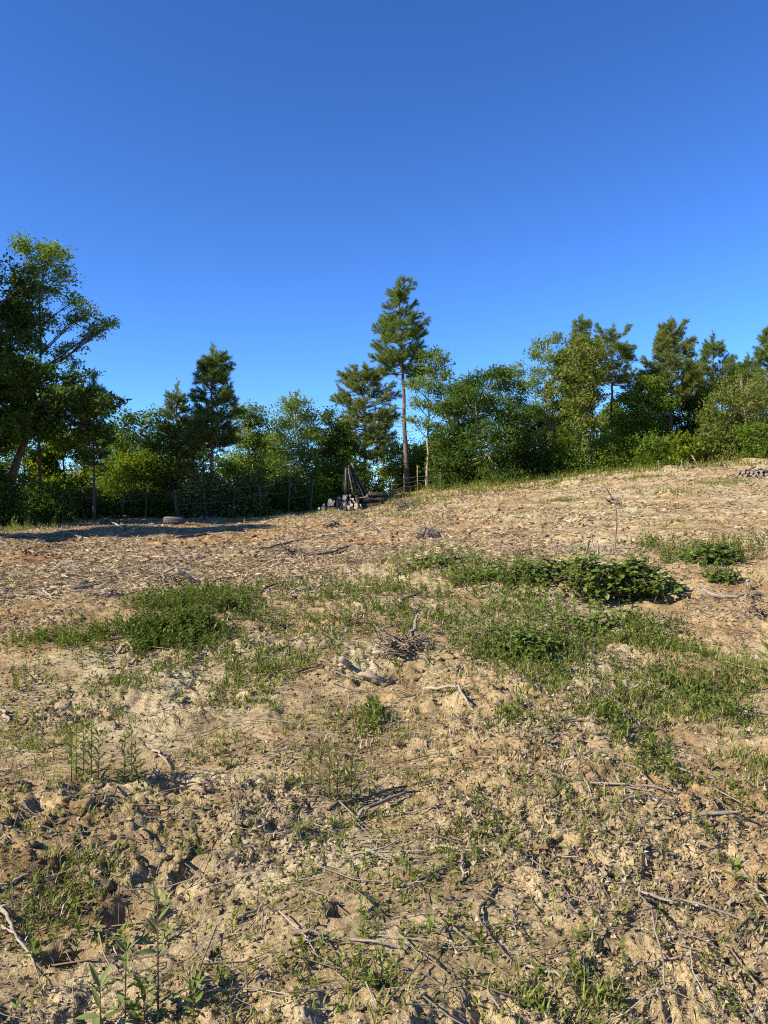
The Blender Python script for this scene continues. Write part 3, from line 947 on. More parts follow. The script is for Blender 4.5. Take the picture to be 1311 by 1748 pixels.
# trees standing left of the picture: their shade lies over the fence corner and the field
for label, x, d, h, w in [('dark broadleaf tree beyond the left edge, nearest to the camera', -15.6, 18.0, 8.0, 1.5),
                          ('tall dark broadleaf tree beyond the left edge beside the leaning tree', -18.2, 22.8, 13.5, 2.6),
                          ('wide dark broadleaf tree beyond the left edge behind the others', -18.5, 26.5, 13, 2.8),
                          ('dark broadleaf tree beyond the left edge at its far corner', -20, 33, 10, 3.0),
                          ('broad dark tree standing farthest beyond the left edge', -25, 24, 9.5, 2.6)]:
    px = CX + x / d * F
    yt = CY - (h + .4) / d * F
    broadleaf('broadleaf_tree', label, d, [(px, 890), (px, 700), (px, yt + 30)],
              auto_lobes(label, px, yt, w / d * F, CY - 1.2 / d * F, 22), 8200, .22, 'lf_dark', tr=.16, sig=.25, depth=1, group='trees beyond the left edge')
# --- undergrowth along the edge of the wood
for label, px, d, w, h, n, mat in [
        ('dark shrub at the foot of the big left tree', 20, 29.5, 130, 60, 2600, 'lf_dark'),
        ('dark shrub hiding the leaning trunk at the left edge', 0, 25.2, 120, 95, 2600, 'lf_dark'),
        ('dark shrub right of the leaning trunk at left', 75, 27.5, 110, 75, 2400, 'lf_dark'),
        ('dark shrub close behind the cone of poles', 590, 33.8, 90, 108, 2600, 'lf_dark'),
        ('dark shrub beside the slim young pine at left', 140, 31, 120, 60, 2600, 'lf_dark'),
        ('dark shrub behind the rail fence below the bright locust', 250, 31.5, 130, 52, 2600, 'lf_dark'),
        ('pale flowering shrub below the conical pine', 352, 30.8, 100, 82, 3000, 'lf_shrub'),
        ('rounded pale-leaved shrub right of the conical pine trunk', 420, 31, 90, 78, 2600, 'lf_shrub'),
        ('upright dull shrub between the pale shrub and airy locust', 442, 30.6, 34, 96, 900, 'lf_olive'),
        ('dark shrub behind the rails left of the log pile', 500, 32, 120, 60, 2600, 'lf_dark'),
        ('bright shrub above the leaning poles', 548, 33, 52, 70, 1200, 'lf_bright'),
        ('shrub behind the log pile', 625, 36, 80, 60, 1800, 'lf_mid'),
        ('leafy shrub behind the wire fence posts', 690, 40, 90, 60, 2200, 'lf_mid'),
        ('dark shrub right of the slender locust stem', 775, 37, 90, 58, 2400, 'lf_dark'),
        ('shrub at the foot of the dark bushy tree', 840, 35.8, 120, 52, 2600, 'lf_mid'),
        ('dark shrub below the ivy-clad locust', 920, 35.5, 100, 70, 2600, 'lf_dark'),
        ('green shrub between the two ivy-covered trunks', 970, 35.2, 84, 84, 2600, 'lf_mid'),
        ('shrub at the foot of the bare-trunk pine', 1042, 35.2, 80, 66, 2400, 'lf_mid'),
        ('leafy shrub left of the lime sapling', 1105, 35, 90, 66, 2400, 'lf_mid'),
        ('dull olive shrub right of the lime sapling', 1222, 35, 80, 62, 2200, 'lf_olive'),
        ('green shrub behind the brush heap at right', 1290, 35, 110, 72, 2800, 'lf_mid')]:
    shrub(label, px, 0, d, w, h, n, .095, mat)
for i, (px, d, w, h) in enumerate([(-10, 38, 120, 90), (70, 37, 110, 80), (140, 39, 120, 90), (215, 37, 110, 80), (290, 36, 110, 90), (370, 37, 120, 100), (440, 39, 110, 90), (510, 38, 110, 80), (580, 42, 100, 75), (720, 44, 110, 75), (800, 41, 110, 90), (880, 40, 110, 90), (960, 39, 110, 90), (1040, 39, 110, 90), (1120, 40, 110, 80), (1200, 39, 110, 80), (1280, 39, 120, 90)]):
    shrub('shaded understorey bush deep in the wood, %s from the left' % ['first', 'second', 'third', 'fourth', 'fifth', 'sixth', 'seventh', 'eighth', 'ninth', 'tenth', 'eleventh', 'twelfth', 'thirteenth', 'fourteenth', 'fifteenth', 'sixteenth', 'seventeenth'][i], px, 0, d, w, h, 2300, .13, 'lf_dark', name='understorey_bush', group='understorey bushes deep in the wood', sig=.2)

# ------------------------------------------------------------------ fences, logs, poles, tyre
def line3(a, b, n=2):
    return np.linspace(a, b, n)


def rail_fence():
    rng = rng_of('railfence')
    d = 29.6
    pxs = [72, 118, 160, 207, 248, 305, 352, 398, 446, 492, 530]
    base = [np.array([(p - CX) / F * d, d, 0]) for p in pxs]
    root = empty('rail_fence', (base[0][0], d, Hs(base[0][0], d)), 'rough rail fence of crooked posts in the shade along the left trees', 'fence')
    O = np.array(root.location)
    tops = []
    for i, b in enumerate(base):
        b[2] = Hs(b[0], b[1])
        h = rng.uniform(1.15, 1.4)
        t = b + np.array([rng.normal(0, .07), rng.normal(0, .04), h])
        m = MB()
        m.tube(np.array([b - [0, 0, .15], (b + t) / 2 + rng.normal(0, .02, 3), t]) - O, [.028, .025, .02] if i != 5 else [.075, .07, .06], 7, wob=.08, rng=rng)
        m.build('post', M['bark_brown'], root)  # darker bark on every post imitates the shade along the fence
        tops.append((b, t))
    for k, (fr, r, seq) in enumerate([(.86, .018, (0, 3, 5)), (.88, .022, (5, 7, 9)), (.85, .02, (9, 10)), (.55, .02, (5, 7)), (.58, .02, (7, 9)), (.5, .018, (9, 10)), (.5, .016, (0, 2, 4)), (.62, .016, (3, 5))]):
        pts = []
        for q in seq:
            b, t = tops[q]
            pts.append(b + (t - b) * fr + np.array([0, -.06, rng.normal(0, .06)]))
        pts = np.array(pts)
        tt = np.linspace(0, len(pts) - 1, 9)
        c = np.stack([np.interp(tt, np.arange(len(pts)), pts[:, i]) for i in range(3)], -1)
        c[1:-1] += rng.normal(0, .02, (7, 3))
        m = MB()
        m.tube(c - O, np.linspace(r, r * .7, 9) * .75, 6, wob=.08, rng=rng)
        m.build('rail', M['bark_brown'], root)


def wire_fence():
    rng = rng_of('wirefence')
    d = 36.2
    spec = [(645, .85), (668, .80), (690, .72), (713, 1.05), (752, .8), (800, .8)]
    x0 = (645 - CX) / F * d
    root = empty('wire_fence', (x0, d, Hs(x0, d)), 'low wire fence on thin pale posts right of the log pile', 'fence')
    O = np.array(root.location)
    tops = []
    for p, h in spec:
        x = (p - CX) / F * d
        b = np.array([x, d + rng.normal(0, .05), 0])
        b[2] = Hs(b[0], b[1])
        t = b + np.array([rng.normal(0, .03), 0, h + .15])
        m = MB()
        m.tube(np.array([b - [0, 0, .15], t]) - O, [.028, .026], 6, wob=.06, rng=rng)
        m.build('post', M['wood_pale'], root)
        tops.append((b, t))
    for fr in (.35, .62, .9):
        pts = []
        for i, (b, t) in enumerate(tops):
            pts.append(b + np.array([0, -.035, fr * .75]))
            if i < len(tops) - 1:
                b2 = tops[i + 1][0]
                pts.append((b + b2) / 2 + np.array([0, -.035, fr * .75 - .04]))
        m = MB()
        m.tube(np.array(pts) - O, .006, 4)
        m.build('wire', M['wire'], root)


def log_obj(label, a, b, r, bark, group, name='log', r2=None, ends=True, cat='log', face=None):
    rng = rng_of(label + str(np.round(a, 2)))
    a, b = np.asarray(a, float), np.asarray(b, float)
    root = empty(name, tuple(a), label, cat, group)
    r2 = r2 or r * .9
    n = 5
    pts = line3(a, b, n) - a
    pts[1:-1] += rng.normal(0, .12 * r, (n - 2, 3))
    mb = MB()
    mb.tube(pts, np.linspace(r, r2, n), 10, cap=not ends, wob=.04, rng=rng)
    mb.build('bark', M[bark], root, smooth=True)
    if ends:
        ax = unit(b - a)
        for p, rr, s in ((pts[0], r, -1), (pts[-1], r2, 1)):
            s1 = unit(np.cross(ax, [0, .3, 1.0]))
            s2 = np.cross(ax, s1)
            th = np.arange(10) / 10 * 6.283
            ring = p + ax * s * .004 + rr * 1.01 * (np.cos(th)[:, None] * s1 + np.sin(th)[:, None] * s2)
            V = np.vstack([[p + ax * s * .008], ring])
            T = [(0, 1 + i, 1 + (i + 1) % 10) if s > 0 else (0, 1 + (i + 1) % 10, 1 + i) for i in range(10)]
            m2 = MB()
            m2.add(V, T)
            m2.build('cut_end', M[face or 'cut_wood'], root)
    return root


ORD = ['first', 'second', 'third', 'fourth', 'fifth', 'sixth', 'seventh', 'eighth', 'ninth', 'tenth', 'eleventh', 'twelfth']


def log_pile():
    rng = rng_of('logpile')
    d = 28.0
    S = d / F
    g = np.array([(580 - CX) * S, d, 0])
    ax = unit(np.array([.30, 1.0, 0]))
    side = np.array([ax[1], -ax[0], 0])
    zrow = Hs(g[0], d) + .03
    names = ['bottom row', 'second row up', 'third row up', 'fourth row up', 'top row']
    for row, (n, off) in enumerate([(12, -.78), (10, -.60), (9, -.42), (6, -.10), (3, .15)]):
        x = off
        rmax = 0
        for k in range(n):
            r = rng.uniform(.042, .085)
            rmax = max(rmax, r)
            x += r
            c = np.array([g[0], d, 0]) + side * (x + rng.normal(0, .015)) + ax * rng.uniform(-.16, .12)
            c[2] = max(zrow + r + rng.normal(0, .012), Hs(c[0], c[1]) + r * .6 if row == 0 else -9)
            dirn = unit(ax + rng.normal(0, .06, 3) * np.array([1, 1, .4]))
            log_obj('dark pale-ended log, %s from left in the %s of the log pile' % (ORD[k], names[row]), c, c + dirn * rng.uniform(.9, 1.2), r, 'log_bark', 'logs in the log pile')
            x += r + .012
        zrow += .115
    # right half of the heap: logs lying crosswise and leaning
    words = ['lowest', 'second lowest', 'third lowest', 'fourth lowest', 'fifth lowest', 'sixth lowest', 'seventh lowest', 'uppermost']
    for i in range(8):
        z = .09 + .07 * i
        c = np.array([g[0] + .72 + .05 * i, d + .05 + .07 * (i % 3), 0])
        c[2] = Hs(c[0], c[1]) + z * .9
        e = c + np.array([rng.uniform(.65, .95) * (1 - .05 * i), rng.uniform(-.1, .25), rng.uniform(-.10, .06)])
        e[2] = max(e[2], Hs(e[0], e[1]) + .06)
        log_obj('%s dark log lying crosswise at the right of the log pile' % words[i], c, e, rng.uniform(.05, .08), 'log_bark', 'crosswise logs at the log pile', face='wood_grey')
    for i, (px, top) in enumerate([(577, 858), (590, 857), (612, 850)]):
        b = np.array([(px - CX) * S, d - .28, 0])
        b[2] = Hs(b[0], b[1])
        t = b + np.array([rng.uniform(-.08, .02), .22, (874 - top) * S + .05])
        log_obj('%s dark split log propped upright against the log pile front' % ['left', 'middle', 'right'][i], b, t, .07, 'log_bark' if i != 1 else 'bark_brown', 'split logs propped at the log pile', face='wood_grey')
    for i, pts in enumerate([[(628, 848), (637, 846), (644, 838)], [(622, 850), (630, 842), (636, 838)], [(612, 850), (626, 848), (640, 852)], [(630, 868), (640, 874), (648, 880)]]):
        w = [P(px, py, d + .1) for px, py in pts]
        mb = MB()
        mb.tube(np.array(w), [.022, .018, .008], 6)
        o = mb.build('stick', M['wood_pale'])
        tag(o, ['pale crooked stick curling up at the right of the log pile', 'short pale stick upright on top of the log pile', 'pale stick lying across the top of the log pile', 'pale stick poking from the foot of the log pile'][i], 'stick')
    # poles leaned together behind the pile
    c0 = np.array([(603 - CX) / F * 32.5, 32.5, 0])
    c0[2] = Hs(c0[0], c0[1])
    apex = c0 + np.array([-.20, 0, 1.52])
    for i in range(13):
        a = -.15 + i / 12 * (math.pi + .3)
        foot = c0 + np.array([-math.cos(a) * .62 + .12, -math.sin(a) * .45, 0])
        foot[2] = Hs(foot[0], foot[1]) - .03
        top = apex + np.array([-math.cos(a) * .14, -math.sin(a) * .10, rng.uniform(-.12, .2)])
        top = top + unit(top - foot) * .05
        log_obj('dark pole in the leaning cone behind the log pile, %s from left' % (ORD + ['thirteenth'])[i], foot, top, .034, 'pole_bark_shaded' if i % 3 else 'grey_log', 'poles leaned together behind the log pile', name='pole', r2=.03, cat='pole', ends=False)


def brush_heap():
    rng = rng_of('brush')
    g = G(1272, 818)
    d = g[1]
    S = d / F
    for i in range(12):
        row = 0 if i < 6 else (1 if i < 10 else 2)
        k = i - (0, 6, 10)[row]
        x = g[0] - .32 + .15 * k + .08 * row
        y = d + rng.uniform(-.05, .1)
        c = np.array([x, y, Hs(x, y) + .06 + .11 * row])
        e = c + unit([.55, 1, .02]) * rng.uniform(.7, 1.0)
        log_obj('grey cut log, %s from left in the %s of the lower right heap' % (ORD[k], ['bottom row', 'middle row', 'top row'][row]), c, e, rng.uniform(.045, .075), 'grey_log', 'logs in the brush heap', face='wood_grey')
    for i in range(9):
        row = 0 if i < 5 else 1
        k = i - (0, 5)[row]
        p = P(1290 + 9 * k, 800 - 7 * row, d + .9)
        c = np.array([p[0], d + .9, 0])
        c[2] = Hs(c[0], c[1]) + .07 + .13 * row
        e = c + unit([.4, 1, .02]) * rng.uniform(.7, 1.0)
        log_obj('grey cut log, %s from left in the %s row of the upper right heap' % (ORD[k], ['lower', 'upper'][row]), c, e, rng.uniform(.05, .08), 'grey_log', 'logs in the brush heap', face='wood_pale' if i % 3 == 0 else 'wood_grey')
    for i, (a, b, r, m) in enumerate([((1240, 820), (1290, 797), .03, 'wood_brown'), ((1238, 816), (1283, 800), .022, 'wood_brown'), ((1247, 822), (1300, 800), .026, 'wood_grey'), ((1284, 790), (1311, 784), .03, 'wood_pale'), ((1306, 800), (1301, 786), .03, 'wood_pale'), ((1273, 820), (1271, 804), .028, 'wood_grey')]):
        pa, pb = P(*a, d - .05 if i != 3 else d + .8), P(*b, d + .55)
        pa[2] = max(pa[2], Hs(pa[0], pa[1]) + .02)
        mb = MB()
        q = line3(pa, pb, 5)
        q[1:-1] += rng.normal(0, .015, (3, 3))
        mb.tube(q, np.linspace(r, r * .7, 5), 7, wob=.06, rng=rng)
        tag(mb.build('branch_pole', M[m], smooth=True), ['long brown pole slanting up onto the lower heap at right, lowest of three', 'thin brown pole slanting up the left side of the heap at right', 'greyish pole slanting across the front of the heap at right',
            'pale pole laid over the upper log heap at the right edge', 'short pale stick standing against the upper heap at the right edge', 'grey stick standing in front of the lower heap at right'][i], 'pole')


def tyre():
    g = G(297, 896)
    x, y = g[0], g[1]
    z = Hs(x, y) + .13
    root = empty('tyre', (x, y, z), 'old grey tyre lying flat by the shaded fence', 'tyre')
    root.rotation_euler = (math.radians(-3), math.radians(4), .4)
    prof = [(.19, -.075), (.20, -.095), (.26, -.108), (.305, -.095), (.325, -.07), (.33, 0), (.325, .07), (.305, .095), (.26, .108), (.20, .095), (.19, .075), (.205, .05), (.27, .07), (.30, 0), (.27, -.07), (.205, -.05)]
    n = 40
    th = np.arange(n) / n * 6.2832
    pr = np.array(prof)
    V = np.stack([pr[None, :, 0] * np.cos(th)[:, None], pr[None, :, 0] * np.sin(th)[:, None], np.broadcast_to(pr[None, :, 1], (n, len(pr)))], -1).reshape(-1, 3)
    k = len(prof)
    i = np.arange(n)[:, None]
    j = np.arange(k)[None]
    Q = np.stack([i * k + j, ((i + 1) % n) * k + j, ((i + 1) % n) * k + (j + 1) % k, i * k + (j + 1) % k], -1).reshape(-1, 4)
    m = MB()
    m.add(V, None, Q)
    m.build('carcass', M['rubber'], root, smooth=True)
    m = MB()
    for t in np.arange(36) / 36 * 6.2832:
        for zz in (-.045, .0, .045):
            c, s = math.cos(t + zz), math.sin(t + zz)
            R = np.array([c, s, 0])
            T = np.array([-s, c, 0])
            Z = np.array([0, 0, 1.0])
            o = R * .33 + Z * zz
            vs = [o + T * a * .02 + Z * b * .018 + R * cc for cc in (-.01, .012) for a, b in ((-1, -1), (1, -1), (1, 1), (-1, 1))]
            m.add(vs, None, [(4, 5, 6, 7), (0, 1, 5, 4), (1, 2, 6, 5), (2, 3, 7, 6), (3, 0, 4, 7)])
    m.build('tread', M['rubber'], root)['kind'] = 'stuff'


rail_fence()
wire_fence()
log_pile()
brush_heap()
tyre()

# ------------------------------------------------------------------ sticks, roots, stumps on the field
def stick(label, pts, wpx, mat, lift=0.0, name='stick', cat='stick', taper=.6, up=None):
    """pts: photo points on the ground; lift raises the middle; up = height of the far end above ground (m)"""
    rng = rng_of(label)
    w = np.array([G(*p) for p in pts])
    d = w[:, 1].mean()
    r = max(.003, wpx * .42 * d / F)
    if up is not None:                                   # an upright stick: base on the ground, top at the second point
        b = G(*pts[0])
        t = P(*pts[-1], b[1])
        w = line3(b - [0, 0, .04], t, 4)
    n = max(7, 3 * len(w))
    tt = np.linspace(0, len(w) - 1, n)
    c = np.stack([np.interp(tt, np.arange(len(w)), w[:, i]) for i in range(3)], -1)
    if up is None:
        c[:, 2] = Hgt(c[:, 0], c[:, 1])
        k = np.ones(5) / 5
        zz = np.convolve(np.pad(c[:, 2], 2, mode='edge'), k, 'valid')
        c[:, 2] = np.maximum(zz, c[:, 2] * .6 + zz * .4) + r * .8
        c[:, 2] += lift * np.sin(np.linspace(0, np.pi, n))
    c[1:-1] += rng.normal(0, r * .7, (n - 2, 3)) * np.array([1, 1, .4])
    c[:, 2] -= r * .5
    o0 = c[0].copy()
    mb = MB()
    rad = np.linspace(r, r * taper, n) * (1 + rng.normal(0, .08, n))
    mb.tube(c - o0, rad, 7, wob=.08, rng=rng)
    L = np.linalg.norm(c[-1] - c[0])
    if L > .12 and up is None:                            # broken-off side twigs
        for q in range(rng.integers(1, 4)):
            i = rng.integers(1, n - 1)
            v = unit(c[i + 1] - c[i - 1])
            sv = np.array([-v[1], v[0], 0]) * rng.choice([-1, 1])
            e = c[i] + (v * rng.uniform(.3, 1) + sv * rng.uniform(.3, 1) + [0, 0, rng.uniform(.05, .5)]) * L * rng.uniform(.06, .2)
            mb.tube(np.array([c[i], (c[i] + e) / 2 + rng.normal(0, .01, 3), e]) - o0, [r * .5, r * .38, r * .15], 5)
    o = mb.build(name, M[mat], smooth=True)
    o.location = o0
    return tag(o, label, cat)


STICKS = [
    ('straight thick grey stick at the right edge above the bottom right twigs', [(1163, 1424), (1240, 1427), (1330, 1429)], 9, 'wood_grey', .03),
    ('long thin brown twig arching down towards the bottom right corner', [(1088, 1535), (1105, 1580), (1122, 1650), (1142, 1735)], 5, 'wood_grey', .07),
    ('brown twig running right from the head of the long arching twig', [(1085, 1533), (1140, 1565), (1200, 1588), (1290, 1610)], 6, 'wood_grey', .05),
    ('dark crooked branch bent like an elbow right of bottom centre', [(855, 1515), (822, 1558), (816, 1580), (845, 1622), (875, 1655)], 7, 'wood_brown', .02),
    ('thin pale twig trailing right from the foot of the bent branch', [(878, 1655), (925, 1672), (975, 1698), (1030, 1704)], 7, 'wood_pale', .01),
    ('short dark curved twig left of the bent branch', [(772, 1588), (784, 1606), (808, 1626)], 6, 'wood_brown', .02),
    ('pale straight twig crossing the short dark curved twig', [(762, 1610), (785, 1622), (812, 1628)], 5, 'wood_pale', .01),
    ('stubby dark stick on the smooth sand left of the bent branch', [(750, 1634), (764, 1610)], 10, 'wood_brown', .0),
    ('longer of two parallel pale sticks in the middle foreground', [(602, 1412), (640, 1388), (715, 1352)], 9, 'wood_grey', .03),
    ('darker of two parallel sticks in the middle foreground', [(560, 1398), (620, 1378), (695, 1346)], 7, 'wood_brown', .03),
    ('dark bowed stick with pale end left of the parallel sticks', [(461, 1452), (472, 1438), (510, 1420), (575, 1421)], 7, 'wood_brown', .03),
    ('pale forked twig pointing left in the central foreground', [(735, 1449), (770, 1459), (818, 1466)], 6, 'wood_pale', .02),
    ('short pale peg pointing at the camera below the pale forked twig', [(791, 1464), (788, 1506)], 8, 'wood_pale', .02),
    ('thin bent twig running left from below the pale forked twig', [(668, 1523), (705, 1521), (738, 1503), (785, 1476)], 5, 'wood_grey', .02),
    ('dark brown stick slanting right in the bottom centre weeds', [(500, 1607), (530, 1617), (572, 1632)], 8, 'wood_brown', .03),
    ('greyish twig right of the dark slanting stick at bottom centre', [(598, 1618), (640, 1628), (692, 1633)], 6, 'wood_grey', .02),
    ('thin straight twig along the bottom left edge of the picture', [(330, 1736), (400, 1727), (482, 1720)], 5, 'wood_grey', .02),
    ('pale stick lying flat left of the bright grass at right', [(958, 1245), (1000, 1250), (1042, 1253)], 8, 'wood_pale', .01),
    ('thin brown twig under the bright grass at right', [(990, 1352), (1060, 1365), (1120, 1382), (1185, 1388)], 5, 'wood_grey', .02),
    ('thick-ended twig curving under the bright grass at right', [(1060, 1407), (1085, 1396), (1130, 1386)], 8, 'wood_grey', .02),
    ('thin dry twig slanting down through the bright grass', [(1135, 1322), (1175, 1340), (1207, 1358)], 5, 'wood_grey', .02),
    ('pale curved twig on the right edge near the bottom', [(1280, 1505), (1294, 1528), (1316, 1562)], 8, 'wood_pale', .02),
    ('grey twig reaching in from the right edge above the pale curved twig', [(1258, 1483), (1290, 1498), (1320, 1512)], 6, 'wood_grey', .02),
    ('thin pale twig lying across the cracked soil at bottom right', [(1078, 1681), (1130, 1674), (1192, 1667)], 5, 'wood_pale', .02),
    ('forked dark twig on the soil at bottom right centre', [(962, 1512), (965, 1545), (985, 1570)], 7, 'wood_brown', .02),
    ('pale stick under the front of the bramble bush', [(982, 1062), (1010, 1067), (1042, 1071)], 7, 'wood_pale', .02),
    ('bent brown stick on the slope left of the grey-green weeds', [(679, 1046), (684, 1030), (728, 1008)], 6, 'wood_grey', .02),
    ('long grey root on the bare bank right of the bramble bush', [(1188, 1018), (1225, 1032), (1262, 1034), (1300, 1020)], 8, 'wood_grey', .02),
    ('long dark root snaking across the litter left of centre', [(500, 955), (560, 948), (610, 937), (660, 928)], 5, 'wood_brown', .03),
    ('dark root on the litter below the tree shadow', [(420, 944), (470, 936), (525, 922)], 6, 'wood_brown', .03),
    ('thick dark branch lying in the shadow band at left', [(300, 922), (350, 917), (400, 914)], 7, 'wood_brown', .04),
    ('pale bundle of dead stalks at the lower left edge', [(0, 1548), (14, 1590), (28, 1615)], 10, 'wood_pale', .03),
    ('pale stalk slanting down at the lower left edge', [(2, 1580), (30, 1625), (62, 1665)], 7, 'wood_pale', .03),
    ('pale grey stick level above the lower left weeds', [(5, 1524), (40, 1514), (82, 1511)], 7, 'wood_pale', .01),
    ('short pale stick slanting right of the twin weeds at left', [(260, 1283), (275, 1300), (293, 1317)], 6, 'wood_pale', .03),
    ('dark thin stick slanting below the twin weeds at left', [(172, 1402), (190, 1385), (206, 1360)], 6, 'wood_brown', .02),
    ('short twig on smooth soil left of bottom centre', [(400, 1585), (428, 1566), (452, 1552)], 7, 'wood_grey', .01),
    ('pale arched root over the hollows in the middle slope', [(722, 1180), (765, 1186), (792, 1206), (808, 1228)], 7, 'wood_pale', .05),
    ('dark curved twig in front of the hollows in the middle slope', [(768, 1232), (798, 1249), (858, 1246)], 6, 'wood_brown', .01),
    ('bleached stick at the left edge of the middle slope', [(0, 1213), (14, 1237)], 9, 'wood_pale', .02),
    ('double brown twig left of the bleached root lump', [(500, 1152), (530, 1148), (552, 1152)], 7, 'wood_brown', .02),
    ('pale loop of root on the litter near the tyre', [(165, 898), (178, 890), (188, 893), (210, 908)], 6, 'wood_pale', .10),
    ('pale arched root right of the root loop near the tyre', [(205, 900), (215, 892), (235, 893)], 5, 'wood_pale', .08),
    ('short pale stick standing out of the shadow band at left', [(136, 925), (128, 912)], 7, 'wood_pale', .05),
    ('pale flat stick at the lower edge of the shadow band', [(222, 931), (245, 927)], 5, 'wood_pale', .0),
    ('pale twig hoop on the litter right of the tyre', [(345, 888), (350, 879), (354, 889)], 4, 'wood_pale', .18),
    ('greyish root running along the shadow band at the far left', [(0, 921), (40, 919), (80, 925)], 8, 'wood_grey', .03),
    ('pale broken branch left of the log pile', [(524, 868), (534, 862)], 6, 'wood_pale', .05),
    ('pale chunk of wood on the litter below the log pile', [(640, 914), (650, 912), (658, 917)], 9, 'wood_pale', .02),
    ('thin stick left of the weed patch on the left', [(68, 1012), (88, 1026)], 7, 'wood_pale', .02),
    ('dry pale stick lying over the left weed patch', [(120, 1010), (160, 1004), (190, 998)], 5, 'wood_grey', .02),
    ('pale curved root in the left weed patch', [(200, 1120), (215, 1113), (228, 1124)], 8, 'wood_pale', .06),
    ('brown stick above the right half of the left weed patch', [(440, 1024), (455, 1010), (488, 1000)], 6, 'wood_brown', .03),
    ('pale stick right of the upturned roots', [(358, 1003), (380, 996), (400, 992)], 5, 'wood_pale', .02),
    ('small dark stick beside the stump on the brow', [(1066, 868), (1050, 858), (1040, 858)], 6, 'wood_brown', .05),
    ('pale splinter on the brow right of centre', [(1040, 862), (1030, 858)], 6, 'wood_pale', .03),
    ('dark curved twig in the right foreground soil', [(925, 1490), (945, 1483), (965, 1480)], 6, 'wood_brown', .02),
    ('thin arched stalk over the bramble bush', [(994, 985), (1010, 1000), (1022, 1008)], 4, 'wood_pale', .55),
]
for st in STICKS:
    stick(*st)
for label, a, b, w, m in [
        ('thin dark sapling stem standing on the brow above the bramble bush', (1050, 942), (1052, 868), 2.6, 'wood_brown'),
        ('short pale stick standing at the back of the bramble bush', (1022, 950), (1018, 921), 4, 'wood_pale'),
        ('short leaning pale stick left of the bramble bush', (940, 935), (952, 922), 6, 'wood_grey'),
        ('pale peg standing in the soil below the twin weeds at left', (287, 1402), (286, 1370), 6, 'wood_pale'),
        ('short pale stub standing on the bank at the right', (1280, 1010), (1279, 988), 8, 'wood_pale'),
        ('pale stick leaning at the foot of the dark bushy tree', (890, 834), (880, 822), 4, 'wood_pale'),
        ('pale leaning pole on the crest beside the lime sapling', (1197, 800), (1180, 777), 3, 'wood_pale'),
        ('thin upright post on the crest left of the lime sapling', (1124, 800), (1124, 786), 3, 'wood_grey'),
        ('thin upright post right of the lime sapling on the crest', (1233, 798), (1230, 784), 3.5, 'bark_brown'),
        ('thin upright pale stick on the crest under the lime sapling', (1165, 799), (1164, 784), 4, 'wood_grey')]:
    stick(label, [a, b], w, m, up=1, taper=.75)


def root_mass(label, name, cat, base_px, limbs, hair, hr, mat, lump=None):
    """upturned root or stump: limbs in photo points at the base distance, fine roots as hair"""
    rng = rng_of(label)
    g = G(*base_px)
    d = g[1]
    root = empty(name, tuple(g), label, cat)
    if lump:
        V, T = ico(3)
        rx, rz = lump[0] * d / F, lump[1] * d / F
        W = lumpy(V, rng, .3) * np.array([rx, rx * .8, rz])
        W *= 1 + rng.normal(0, .06, (len(W), 1))
        mb = MB()
        mb.add(W + [0, 0, rz * .35], T)
        mb.build('root_ball', M[mat], root, smooth=True)
    for pts, w in limbs:
        q = np.array([P(px, py, d + rng.normal(0, .06)) for px, py in pts])
        q[:, 2] = np.maximum(q[:, 2], Hgt(q[:, 0], q[:, 1]) + .005)
        tt = np.linspace(0, len(q) - 1, 7)
        c = np.stack([np.interp(tt, np.arange(len(q)), q[:, i]) for i in range(3)], -1)
        c[1:-1] += rng.normal(0, .25 * w * d / F, (5, 3))
        mb = MB()
        mb.tube(c - g, np.linspace(1, .55, 7) * w / 2 * d / F, 7, wob=.1, rng=rng)
        mb.build('root_limb', M[mat], root, smooth=True)
    mb = MB()
    for i in range(hair):
        a = rng.uniform(0, 6.28)
        s = np.array([rng.normal(0, .3), rng.normal(0, .3), rng.uniform(.02, .5)]) * hr
        e = s + np.array([math.cos(a), math.sin(a), rng.uniform(-.5, .5)]) * hr * rng.uniform(.4, 1.1)
        e[2] = max(e[2], .0)
        mb.tube(bez(s, (s + e) / 2 + rng.normal(0, .25, 3) * hr, e, 5), np.linspace(.006, .002, 5) * (1 + d * .06), 3, cap=False)
    if hair:
        mb.build('root_hair', M['twig'], root)['kind'] = 'stuff'
    return root


root_mass('upturned dark root tangle with one pale upright prong in the middle slope', 'root_tangle', 'root', (690, 1125), [([(677, 1138), (677, 1110), (674, 1086)], 9), ([(700, 1105), (705, 1080), (713, 1050)], 9), ([(690, 1110), (715, 1118), (735, 1126)], 7), ([(680, 1120), (660, 1100), (640, 1080)], 5)], 120, .30, 'wood_grey')
root_mass('bleached knobbly root lump below the root tangle', 'root_lump', 'root', (648, 1172), [([(582, 1125), (600, 1140), (625, 1152), (655, 1165)], 12), ([(625, 1152), (650, 1160), (668, 1172)], 18), ([(580, 1135), (598, 1132)], 12)], 6, .12, 'wood_pale', lump=(12, 9))
root_mass('upturned pale roots standing above the left weed patch', 'root_tangle', 'root', (300, 1002), [([(282, 1004), (281, 985), (280, 974)], 7), ([(302, 970), (318, 985), (340, 1006)], 8), ([(280, 976), (300, 968), (320, 972)], 5), ([(308, 996), (322, 978)], 4)], 30, .3, 'wood_pale')
root_mass('small pale stump with splayed roots left of the left weed patch', 'root_tangle', 'root', (185, 1018), [([(150, 1030), (170, 1018), (185, 1012)], 7), ([(185, 1020), (192, 1005)], 9), ([(186, 1016), (205, 1022)], 6)], 20, .2, 'wood_grey')
